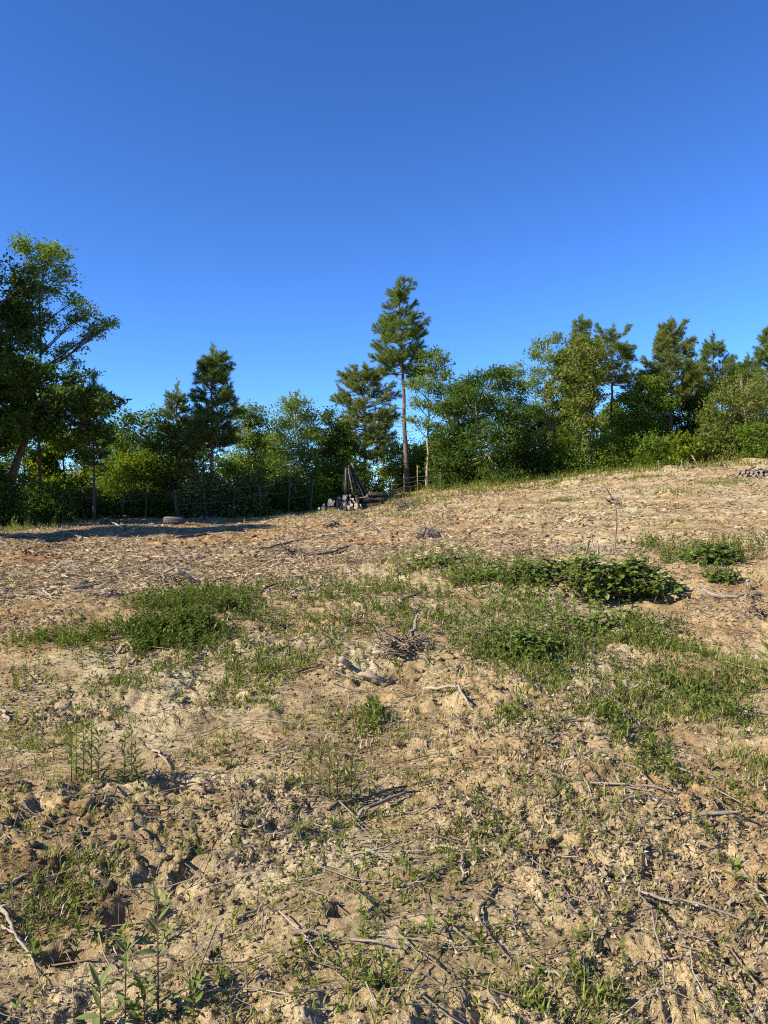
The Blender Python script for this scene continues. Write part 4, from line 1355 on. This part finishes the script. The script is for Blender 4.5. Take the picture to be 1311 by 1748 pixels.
root_mass('grey rooty stump on the flat below the log pile', 'stump', 'stump', (735, 922), [([(724, 918), (727, 905), (722, 895)], 7), ([(735, 915), (742, 908), (746, 918)], 8), ([(730, 918), (718, 926)], 6)], 60, .34, 'wood_grey', lump=(12, 10))
root_mass('dark broken root on the flat left of centre', 'root_tangle', 'root', (490, 950), [([(480, 948), (490, 940), (498, 943)], 9), ([(490, 942), (510, 938), (520, 948)], 7)], 30, .3, 'wood_brown')
root_mass('dark half-buried root heap below the left of the log pile', 'root_tangle', 'root', (565, 902), [([(553, 904), (560, 896), (572, 898)], 7), ([(560, 898), (578, 894), (584, 898)], 5)], 30, .35, 'wood_brown')
root_mass('low pile of dead roots under the log pile to its right', 'root_tangle', 'root', (690, 870), [([(674, 872), (684, 865), (698, 868)], 6), ([(690, 866), (702, 864), (712, 870)], 5)], 40, .5, 'wood_grey')
root_mass('broken stump with splinters on the brow below the right crest', 'stump', 'stump', (1045, 868), [([(1038, 868), (1042, 858), (1034, 852)], 6), ([(1046, 866), (1052, 856), (1062, 858)], 6), ([(1050, 868), (1068, 872)], 5)], 25, .3, 'wood_brown', lump=(9, 6))
root_mass('pale cut stump on the crest under the lime sapling', 'stump', 'stump', (1178, 800), [([(1176, 800), (1174, 790)], 9), ([(1180, 801), (1177, 791)], 7)], 0, .2, 'wood_grey', lump=(5, 5))
root_mass('small dark root snag on the bare bank at the right', 'root_tangle', 'root', (1290, 1055), [([(1275, 1052), (1290, 1046), (1300, 1050)], 8), ([(1290, 1050), (1304, 1066)], 6)], 25, .2, 'wood_brown')

# ------------------------------------------------------------------ ground litter, grass and weeds
def litter():
    rng = rng_of('litter')
    # leaf flakes on the near slope
    n = 290000
    x, d = field_points(rng, n, 2.1, 12.5)
    dens = (.14 + .9 * sstep(.36, .66, vnoise(x / 1.3 + 9, d / 1.3, 41))) * (1 - .8 * sstep(.56, .70, vnoise(x / .9 + 5, d / .9, 8))) * (.35 + .65 * sstep(.25, .6, vnoise(x / .3, d / .3, 42)))
    dens *= np.where(x < -.05 * d, 1.1, .75)
    k = rng.uniform(size=n) < dens
    x, d = x[k], d[k]
    n = len(x)
    z = Hgt(x, d) + .004
    L = rng.uniform(.007, .022, n) * (1 + .14 * d) * sstep(.8, 3.2, d)
    nr = unit(rng.normal(size=(n, 3)) * .9 + [0, 0, .8])
    dr = unit(np.cross(nr, rng.normal(size=(n, 3))))
    mb = MB()
    mb.tri_leaves(np.stack([x, d, z], -1), dr, nr, L, L * rng.uniform(.25, .8, n))
    o = mb.build('leaf_litter', M['litter'])
    tag(o, 'crumpled dry leaf litter strewn over the near slope', 'leaf litter', kind='stuff')
    # straw, chips and splinters on the flat
    n = 330000
    x, d = field_points(rng, n, 8.5, 33)
    left = sstep(3, -3, x - .05 * (d - 12))
    dens = (.48 + .52 * left) * (.10 + .90 * sstep(.34, .66, .6 * vnoise(x / 2.2, d / 1.7, 43) + .4 * vnoise(x / .7, d / .6, 44))) * sstep(8.5, 12, d + 2 * left)
    k = rng.uniform(size=n) < dens
    x, d = x[k], d[k]
    n = len(x)
    z = Hgt(x, d) + .012
    L = rng.uniform(.03, .13, n) * rng.uniform(.4, 1.6, n) * (.6 + .025 * d)
    a = rng.normal(0, .9, n)
    dr = unit(np.stack([np.cos(a), np.sin(a), rng.normal(0, .25, n)], -1) * rng.choice([-1, 1], n)[:, None])
    nr = unit(rng.normal(size=(n, 3)) * .9 + [0, -.2, .9])
    mb = MB()
    mb.tri_leaves(np.stack([x, d, z], -1), dr, nr, L, np.maximum(.012, L * rng.uniform(.12, .32, n)))
    o = mb.build('straw_litter', M['straw'])
    tag(o, 'brown straw, bark chips and splinters covering the flat before the trees', 'plant litter', kind='stuff')
    # loose twigs
    mb = MB()
    x, d = field_points(rng, 1300, 2.2, 30)
    z = Hgt(x, d)
    for i in range(len(x)):
        L = rng.uniform(.03, .12) * (1 + .12 * d[i])
        a = rng.normal(0, 1.0)
        v = np.array([math.cos(a), math.sin(a), 0])
        c = np.array([x[i], d[i], z[i]])
        p = np.array([c - v * L, c + rng.normal(0, .12, 3) * L * [1, 1, .4] + [0, 0, .012 + .05 * L], c + v * L])
        p[[0, 2], 2] = Hgt(p[[0, 2], 0], p[[0, 2], 1]) + .005 + rng.uniform(0, .03, 2)
        r = rng.uniform(.0010, .0027) * (1 + .16 * d[i])
        mb.tube(p, [r, r * .85, r * .5], 4, cap=False)
    o = mb.build('loose_twigs', M['twig'])
    tag(o, 'loose broken twigs scattered all over the field', 'twigs', kind='stuff')


litter()


def patch_points(rng, px, py, hx, hy, n, edge=.75):
    """points on the ground spread over a roughly oval patch around a photo point"""
    g = G(px, py)
    y0, y1 = G(px, py + hy)[1], G(px, py - hy)[1]
    rx = hx * g[1] / F
    ry = max((y1 - y0) / 2, .1)
    cy = (y0 + y1) / 2
    a = rng.uniform(0, 6.283, n)
    r = np.abs(rng.normal(0, .62, n)) ** edge
    x, y = g[0] + rx * r * np.cos(a), cy + ry * r * np.sin(a)
    k = rng.uniform(size=n) < .06 + .94 * sstep(.36, .66, .6 * vnoise(x / .5 + 3, y / .5, 55) + .4 * vnoise(x / .17, y / .17, 56))
    return x[k], y[k]


def add_tufts(mb, x, y, rng, hgt, blades=8, width=.006):
    n = len(x)
    if n == 0:
        return
    s = rng.uniform(.55, 1.3, n) * hgt
    N = n * blades
    idx = np.repeat(np.arange(n), blades)
    z = Hgt(x, y)
    a = rng.uniform(0, 6.283, N)
    base = np.stack([x[idx] + rng.normal(0, .012, N), y[idx] + rng.normal(0, .012, N), z[idx] - .004], -1)
    out = np.stack([np.cos(a), np.sin(a), np.zeros(N)], -1)
    lean = rng.uniform(.15, 1.0, N)[:, None]
    L = (s[idx] * rng.uniform(.5, 1.15, N))[:, None]
    m = base + (out * lean * .45 + [0, 0, .75]) * L * .55
    t = base + (out * lean * 1.0 + np.array([0, 0, 1.0]) * (1 - .45 * lean)) * L
    sd = np.stack([-np.sin(a), np.cos(a), np.zeros(N)], -1)
    w = (width * (1 + .07 * y[idx]) * rng.uniform(.7, 1.4, N))[:, None]
    V = np.stack([base - sd * w * .4, base + sd * w * .4, m + sd * w * .5, m - sd * w * .5, t], 1)
    o = (np.arange(N) * 5)[:, None]
    mb.add(V, np.concatenate([o + 3, o + 2, o + 4], 1), np.concatenate([o, o + 1, o + 2, o + 3], 1))


def add_weeds(mb, x, y, rng, hgt, leaf=.04, k=12, asp=.3, up=.5):
    """small upright weeds: leaves in a spiral round a short stem"""
    n = len(x)
    if n == 0:
        return
    z = Hgt(x, y)
    s = rng.uniform(.45, 1.25, n) * hgt
    tilt = rng.normal(0, .18, (n, 2))
    idx = np.repeat(np.arange(n), k)
    q = np.tile((np.arange(k) + .5) / k, n)
    a = np.tile(np.arange(k) * 2.4, n) + np.repeat(rng.uniform(0, 6.28, n), k) + rng.normal(0, .3, n * k)
    C = np.stack([x[idx] + tilt[idx, 0] * q * s[idx], y[idx] + tilt[idx, 1] * q * s[idx], z[idx] + q * s[idx]], -1)
    el = up + .5 * q + rng.normal(0, .25, n * k)
    D = np.stack([np.cos(a) * np.cos(el), np.sin(a) * np.cos(el), np.sin(el)], -1)
    Nn = unit(np.stack([-np.cos(a) * np.sin(el), -np.sin(a) * np.sin(el), np.cos(el)], -1) + rng.normal(0, .25, (n * k, 3)))
    L = leaf * rng.uniform(.6, 1.25, n * k) * (1.15 - .35 * q) * (.6 + .4 * (s / hgt))[idx]
    mb.leaves(C, D, Nn, L, L * asp, .06, .12)
    # stem
    b = np.stack([x, y, z - .005], -1)
    t = np.stack([x + tilt[:, 0] * s, y + tilt[:, 1] * s, z + s], -1)
    w = .0025 * (1 + .06 * y)[:, None] * np.array([[1.0, 0, 0]])
    V = np.stack([b - w, b + w, t], 1)
    mb.add(V, np.arange(n * 3).reshape(-1, 3))


def vegetation():
    rng = rng_of('veg')
    gr, wd, dk, dry = MB(), MB(), MB(), MB()
    # bright and thin grass
    for px, py, hx, hy, n, h in [
            (1200, 1215, 150, 60, 1500, .10), (1110, 1120, 120, 26, 750, .10), (1280, 1290, 120, 60, 700, .10), (1060, 1290, 80, 55, 420, .09), (1170, 1350, 90, 45, 330, .09),
            (1270, 1150, 70, 40, 420, .10), (560, 1060, 130, 60, 330, .09), (450, 1110, 110, 50, 200, .08), (720, 965, 80, 22, 420, .14), (810, 965, 60, 25, 380, .14), (600, 1015, 60, 18, 260, .12),
            (770, 1080, 120, 60, 480, .11), (880, 1120, 120, 40, 520, .11), (1000, 1130, 110, 40, 420, .10), (30, 1180, 60, 45, 300, .13), (80, 1260, 110, 60, 260, .09), (420, 1230, 140, 80, 330, .08),
            (250, 1180, 150, 50, 300, .09), (70, 1580, 120, 120, 70, .06), (150, 1500, 80, 50, 90, .07), (640, 1240, 130, 50, 200, .08), (930, 1720, 90, 35, 60, .08), (1020, 1725, 50, 25, 50, .08),
            (640, 1690, 60, 30, 40, .07), (560, 1640, 60, 40, 50, .06), (820, 1460, 120, 60, 110, .06), (1000, 1400, 110, 60, 130, .06), (1220, 1470, 90, 50, 90, .07), (950, 1290, 60, 50, 120, .09),
            (300, 1400, 160, 90, 160, .06), (600, 1400, 160, 110, 130, .06), (930, 1180, 120, 40, 300, .10), (40, 1000, 60, 12, 130, .12), (500, 1130, 100, 30, 150, .08),
            (960, 855, 70, 6, 260, .16), (1140, 842, 60, 5, 260, .16), (1210, 826, 60, 6, 260, .18), (1270, 828, 60, 8, 320, .2), (1080, 818, 120, 5, 300, .2), (950, 826, 60, 4, 200, .2),
            (860, 838, 120, 5, 420, .2), (720, 858, 90, 10, 700, .22), (700, 880, 60, 8, 300, .18), (545, 878, 60, 8, 420, .2), (600, 884, 60, 6, 300, .2), (40, 905, 60, 12, 900, .28), (25, 930, 45, 7, 160, .2),
            (380, 893, 200, 5, 500, .15), (200, 893, 160, 5, 400, .16), (1000, 880, 200, 25, 300, .12), (1180, 900, 120, 25, 260, .12), (880, 890, 120, 20, 160, .10)]:
        x, y = patch_points(rng, px, py, hx, hy, int(n * (.7 if py > 1450 else .85)))
        add_tufts(gr, x, y, rng, h * .8, 6, .0042)
    x, y = field_points(rng, 2800, 2.2, 12)
    k = rng.uniform(size=len(x)) < .15 + .85 * sstep(.45, .7, vnoise(x / 1.1, y / 1.1, 61))
    add_tufts(gr, x[k], y[k], rng, .05, 6, .004)
    for x0, x1, y0, y1, n in [(3, 18, 30.5, 35.5, 1500), (-1, 7, 33, 38, 700)]:
        x, y = rng.uniform(x0, x1, n), rng.uniform(y0, y1, n)
        k = rng.uniform(size=n) < .1 + .9 * sstep(.4, .65, vnoise(x / 1.5, y / 1.2, 91))
        add_tufts(gr, x[k], y[k], rng, .30, 6, .0042)
        x, y = rng.uniform(x0, x1, n // 3), rng.uniform(y0, y1, n // 3)
        add_weeds(wd, x, y, rng, .30, .10, 9, .4)
    dg = MB()
    for px, py, hx, hy, n, h in [(560, 1080, 260, 90, 520, .10), (850, 1080, 220, 80, 480, .10), (1150, 1200, 180, 90, 420, .09), (280, 1080, 220, 80, 420, .12), (250, 1250, 260, 110, 420, .07), (650, 1250, 260, 100, 300, .07), (1000, 1350, 220, 120, 260, .06),
                                 (80, 1560, 110, 120, 60, .08), (450, 1450, 260, 160, 160, .05), (690, 1100, 60, 40, 160, .14), (750, 880, 120, 14, 260, .2), (600, 885, 90, 8, 160, .2), (1150, 830, 160, 12, 260, .18), (60, 905, 90, 10, 260, .25), (720, 960, 100, 25, 160, .14), (1080, 950, 160, 30, 220, .14), (870, 850, 130, 8, 220, .2), (300, 895, 260, 6, 260, .18)]:
        x, y = patch_points(rng, px, py, hx, hy, n)
        add_tufts(dg, x, y, rng, h, 5, .0035)
    tag(dg.build('dry_grass', M['straw']), 'thin dead straw-coloured grass among the green tufts', 'dry grass', kind='stuff')
    o = gr.build('grass', M['grass'])
    tag(o, 'patchy short green grass growing through the clay', 'grass', kind='stuff')
    # leafy weeds
    for px, py, hx, hy, n, h, lf in [
            (560, 1060, 140, 60, 220, .10, .05), (700, 1080, 100, 50, 260, .12, .05), (870, 1110, 130, 45, 620, .16, .05), (1190, 1200, 140, 55, 620, .09, .045), (1090, 1115, 110, 30, 330, .10, .045),
            (1200, 955, 110, 18, 330, .20, .06), (1290, 950, 50, 25, 150, .2, .06), (1220, 985, 40, 16, 130, .14, .06), (1110, 935, 40, 10, 90, .16, .06), (30, 1175, 50, 40, 230, .16, .05), (60, 1600, 120, 120, 26, .055, .04), (130, 1540, 80, 70, 12, .05, .035), (560, 1050, 200, 70, 260, .08, .045), (800, 1050, 180, 80, 560, .11, .055), (760, 970, 110, 26, 330, .14, .055), (960, 1055, 120, 45, 420, .12, .055), (1090, 1075, 90, 30, 200, .10, .05), (860, 1010, 120, 35, 330, .13, .055), (450, 1160, 220, 60, 320, .07, .04), (950, 1150, 160, 60, 300, .08, .045), (120, 1200, 160, 80, 260, .07, .04), (500, 1010, 150, 25, 160, .10, .05),
            (120, 1110, 60, 30, 140, .10, .05), (60, 1100, 60, 20, 110, .10, .05), (430, 1080, 80, 50, 130, .11, .05), (240, 1170, 120, 30, 150, .1, .045), (760, 960, 60, 20, 150, .15, .05), (1280, 1240, 80, 60, 260, .09, .05),
            (650, 1690, 60, 30, 9, .045, .035), (550, 1620, 70, 50, 14, .045, .035), (1060, 1270, 60, 40, 150, .09, .05), (1290, 1400, 60, 40, 70, .07, .04), (680, 1010, 60, 30, 120, .13, .05), (40, 905, 50, 10, 160, .4, .09), (1150, 1340, 70, 40, 110, .09, .05),
            (1000, 1700, 90, 30, 9, .05, .035), (870, 1250, 50, 30, 40, .09, .045), (640, 1230, 40, 30, 50, .10, .05), (700, 866, 80, 8, 160, .25, .09), (840, 842, 100, 5, 160, .25, .09)]:
        x, y = patch_points(rng, px, py, hx, hy, int(n * .8))
        add_weeds(wd, x, y, rng, h, lf, 11, .36)
    x, y = field_points(rng, 2000, 2.2, 12)
    k = rng.uniform(size=len(x)) < .2 + .8 * sstep(.45, .7, vnoise(x / .9 + 4, y / .9, 63))
    add_weeds(wd, x[k], y[k], rng, .045, .03, 8, .4, .3)
    tag(wd.build('weeds', M['weed']), 'small leafy green weeds scattered over the slope', 'weeds', kind='stuff')
    # the dense patch on the left
    for px, py, hx, hy, n, h in [(285, 1068, 135, 50, 720, .15), (250, 1100, 100, 36, 380, .14), (340, 1090, 100, 44, 330, .13), (310, 1030, 100, 22, 200, .15), (170, 1110, 60, 26, 90, .11)]:
        x, y = patch_points(rng, px, py, hx, hy, n, .7)
        add_weeds(dk, x, y, rng, h, .062, 13, .36, .3)
    tag(dk.build('weed_patch', M['weed_dk']), 'dense low patch of dark green weeds on the left of the slope', 'weeds', kind='stuff')
    for px, py, hx, hy, n, h in [(560, 1340, 60, 30, 22, .10), (690, 1350, 60, 30, 16, .08), (420, 1330, 100, 60, 40, .07), (900, 1330, 60, 40, 20, .08), (780, 1420, 80, 50, 24, .06), (1190, 1460, 80, 40, 26, .07)]:
        x, y = patch_points(rng, px, py, hx, hy, n)
        add_weeds(dry, x, y, rng, h, .05, 10, .16, .7)
    tag(dry.build('dry_weeds', M['weed_dry']), 'sparse brownish withered weeds in the foreground', 'weeds', kind='stuff')


vegetation()


def leaf_mesh(name, L, W, mat, seg=5, curl=.15, fold=.18):
    """a pointed leaf along +X with a folded midrib"""
    t = np.linspace(0, 1, seg + 1)
    w = W / 2 * np.sin(np.pi * t ** .8) ** .9
    w[0] = W * .04
    w[-1] = .0004
    zc = -curl * L * t ** 2
    mid = np.stack([t * L, 0 * t, zc], -1)
    lf = np.stack([t * L, w, zc + w * fold * 2], -1)
    rt = np.stack([t * L, -w, zc + w * fold * 2], -1)
    V = np.concatenate([mid, lf, rt])
    n = seg + 1
    Q = []
    for i in range(seg):
        Q += [(i, i + 1, n + i + 1, n + i), (2 * n + i, 2 * n + i + 1, i + 1, i)]
    mb = MB()
    mb.add(V, None, Q)
    return mb.mesh(name, M[mat], smooth=True)


def weed_plant(label, px, py, h, n, L, mat, stem='stem_red', asp=.2, lean=0.0, up0=.2, name='weed', group=None, top=5, off=(0, 0), d=None):
    """a single tall weed, every leaf an object of its own"""
    rng = rng_of(label)
    if d:
        x = (px - CX) / F * d
        g = np.array([x, d, Hs(x, d)])
    else:
        g = G(px, py)
    root = empty(name, tuple(g), label, 'weed', group)
    t = np.linspace(0, 1, 7)[:, None]
    c = np.array([lean * h, rng.normal(0, .03) * h, h]) * t + rng.normal(0, .008 * h, (7, 3)) * t
    mb = MB()
    mb.tube(c, np.linspace(1, .45, 7) * (.0018 + .005 * h), 6)
    mb.build('stem', M[stem], root, smooth=True)
    shapes = [leaf_mesh('leaf', L * s, L * s * asp * a, mat, curl=cu) for s, a, cu in ((1, 1, .12), (.9, 1.15, .25), (1.1, .9, .05))]
    tot = n + top
    for i in range(tot):
        q = .06 + .88 * i / n if i < n else .97 + .03 * (i - n) / max(1, top)
        p = np.array([np.interp(q, np.linspace(0, 1, 7), c[:, k]) for k in range(3)])
        a = i * 2.4 + rng.normal(0, .25)
        el = up0 + .55 * q + rng.normal(0, .15) if i < n else .75 + rng.normal(0, .2)
        s = (1.0 - .25 * q) if i < n else .75
        o = link('leaf', shapes[i % 3], root, tuple(p))
        o.rotation_euler = (rng.normal(0, .2), -el, a)
        s *= rng.uniform(.8, 1.15)
        o.scale = (s, s, s)
    return root


weed_plant('tallest dark-stemmed weed in the bottom left foreground', 270, 1745, .33, 13, .085, 'weed_grey', asp=.24, d=2.28)
weed_plant('shorter weed left of the tallest foreground weed', 214, 1748, .19, 8, .07, 'weed_grey', asp=.24, d=2.24)
weed_plant('bushy weed cut by the bottom edge at left', 172, 1748, .15, 10, .085, 'weed_grey', asp=.24, d=2.2)
weed_plant('low leafy weed beside the foot of the tallest foreground weed', 246, 1748, .10, 9, .07, 'weed', asp=.26, d=2.24)
weed_plant('low weed right of the tallest foreground weed', 330, 1748, .085, 7, .07, 'weed', asp=.24, d=2.25)
weed_plant('lone thin weed on the sandy spot at bottom right of centre', 848, 1705, .11, 8, .05, 'weed_dry', 'stem_green', asp=.16)
weed_plant('bright green leafy seedling in the bottom right foreground', 990, 1625, .035, 7, .045, 'weed', 'stem_green', asp=.34, up0=.1)
weed_plant('small green seedling beside the lower left hollow', 205, 1620, .045, 7, .06, 'weed', 'stem_green', asp=.34, up0=.1)
weed_plant('small green seedling above the lower left hollow', 130, 1560, .05, 7, .05, 'weed', 'stem_green', asp=.36, up0=.1)
weed_plant('three-leaved seedling left of the lower left hollow', 118, 1640, .04, 4, .06, 'weed', 'stem_green', asp=.36, up0=.1, top=2)
weed_plant('seedling with dark leaves in the right of the middle foreground', 832, 1425, .05, 6, .07, 'weed_dk', 'stem_green', asp=.4, up0=.05)
weed_plant('leafy seedling at bottom centre beside the brown stick', 628, 1700, .035, 7, .045, 'weed', 'stem_green', asp=.36, up0=.15)
weed_plant('pale-leaved seedling on the right near the grey twig', 1255, 1525, .05, 5, .06, 'weed', 'stem_green', asp=.4, up0=.3)
weed_plant('leafy green plant cut by the right edge on the bank', 1314, 1170, .24, 12, .14, 'weed', 'stem_green', asp=.26)
for i, (px, py, h) in enumerate([(130, 1335, .26), (142, 1345, .30), (156, 1340, .28), (168, 1345, .24), (122, 1345, .22)]):
    weed_plant('grass-green narrow-leaved weed, %s from left in the left twin clump' % ORD[sorted([130, 142, 156, 168, 122]).index(px)], px, py, h, 24, .085, 'weed', asp=.17, group='weeds in the left twin clump')
for i, (px, py, h) in enumerate([(212, 1345, .24), (224, 1352, .27), (232, 1345, .2)]):
    weed_plant('dark narrow-leaved weed, %s from the left in the right twin clump' % ORD[i], px, py, h, 24, .08, 'weed_dk', asp=.17, group='weeds in the right twin clump')
for i, (px, py, h, m) in enumerate([(532, 1372, .20, 'weed_dry'), (546, 1380, .24, 'weed_dry'), (562, 1385, .26, 'weed_dry'), (576, 1372, .18, 'weed_dry'), (600, 1372, .20, 'weed_dk')]):
    weed_plant('withered narrow-leaved weed, %s from the left in the central foreground clump' % ORD[i], px, py, h, 24, .08, m, asp=.14, group='withered weeds in the central foreground')
for i, (px, py, h) in enumerate([(782, 1120, .35), (806, 1135, .42), (824, 1110, .40), (842, 1130, .52), (858, 1118, .50), (872, 1135, .48), (888, 1105, .45), (905, 1120, .42), (925, 1100, .36), (944, 1110, .34), (795, 1100, .34), (835, 1090, .42)]):
    weed_plant('grey-green leafy weed, %s from the left in the tall clump left of the bramble' % ORD[sorted([782, 806, 824, 842, 858, 872, 888, 905, 925, 944, 795, 835]).index(px)], px, py, h, 26, .10, 'weed_grey', 'stem_green', asp=.2, group='tall weeds left of the bramble')


def bramble(label, px, py, wx, hz, nst, nlf, leafL, single=0):
    rng = rng_of(label)
    g = G(px, py)
    d = g[1]
    S = d / F
    W, Hh = wx * S, hz * S
    root = empty('bramble_bush', tuple(g), label, 'bush')
    tips = []
    for i in range(nst):
        a = rng.uniform(0, 6.283)
        r = rng.uniform(.35, 1.35)
        e = np.array([math.cos(a) * W * r, math.sin(a) * W * .55 * r, 0])
        e[2] = Hs(g[0] + e[0], d + e[1]) - g[2] + Hh * rng.uniform(0.02, .55) * max(.2, 1.1 - .6 * r)
        s = np.array([rng.normal(0, W * .35), rng.normal(0, W * .2), 0])
        s[2] = Hs(g[0] + s[0], d + s[1]) - g[2] - .02
        m = (s + e) / 2 + np.array([0, 0, Hh * rng.uniform(.25, 1.15)])
        c = bez(s, m, e, 9)
        mb = MB()
        mb.tube(c, np.linspace(.006, .003, 9), 5)
        mb.build('cane', M['stem_red'], root, smooth=True)
        tips.append(c)
    C = np.concatenate([c[2:] for c in tips])
    k = rng.integers(0, len(C), nlf // 3)
    pos = C[k] + rng.normal(0, .065, (len(k), 3))
    # three leaflets to a leaf
    a0 = rng.uniform(0, 6.28, len(k))
    P3, D3, N3 = [], [], []
    for j in (-1, 0, 1):
        a = a0 + j * 1.15
        el = rng.normal(-.05, .3, len(k))
        D3.append(np.stack([np.cos(a) * np.cos(el), np.sin(a) * np.cos(el), np.sin(el)], -1))
        N3.append(unit(rng.normal(0, .35, (len(k), 3)) + [-.25, -.15, 1]))
        P3.append(pos)
    Pp, Dd, Nn = np.concatenate(P3), np.concatenate(D3), np.concatenate(N3)
    # the leaflets nearest the viewer become leaves of their own
    if single:
        order = np.argsort(Pp[:, 1] - .6 * Pp[:, 2])
        pick = order[:single]
        rest = order[single:]
        lm = [leaf_mesh('leaf', leafL * 1.15 * s, leafL * .8 * s, 'bramble', seg=4, curl=.12, fold=.12) for s in (.85, 1.0, 1.15)]
        for q, i in enumerate(pick):
            o = link('leaf', lm[q % 3], root, tuple(Pp[i]))
            o.rotation_euler = (rng.normal(0, .3), -math.asin(np.clip(Dd[i][2], -1, 1)), math.atan2(Dd[i][1], Dd[i][0]))
    else:
        rest = np.arange(len(Pp))
    mb = MB()
    L = leafL * rng.uniform(.7, 1.25, len(rest))
    mb.leaves(Pp[rest], Dd[rest], Nn[rest], L, L * .72, .06, .1)
    mb.build('foliage', M['bramble'], root)['kind'] = 'stuff'
    return root


bramble('large dark bramble bush spilling over the bank at right', 1050, 1022, 98, 84, 66, 4000, .062, single=160)
bramble('lower bramble thicket joining the large bush on its left', 930, 995, 90, 44, 36, 2000, .056, single=60)
bramble('small bramble spray on the brow right of the large bush', 1195, 965, 60, 30, 14, 900, .065)
bramble('tiny bramble sprig with dark shadow on the bank at right', 1225, 992, 28, 22, 8, 320, .06)
bramble('low bramble patch below the grey-green weeds', 880, 1120, 70, 32, 16, 1100, .05)
bramble('low creeping bramble at the left end of the brow', 740, 970, 70, 30, 16, 900, .05)
bramble('straggling bramble between the creeping bramble and lower thicket', 835, 990, 85, 28, 26, 1100, .05)
bramble('bramble runners trailing below the large bush', 985, 1075, 90, 26, 18, 800, .05)
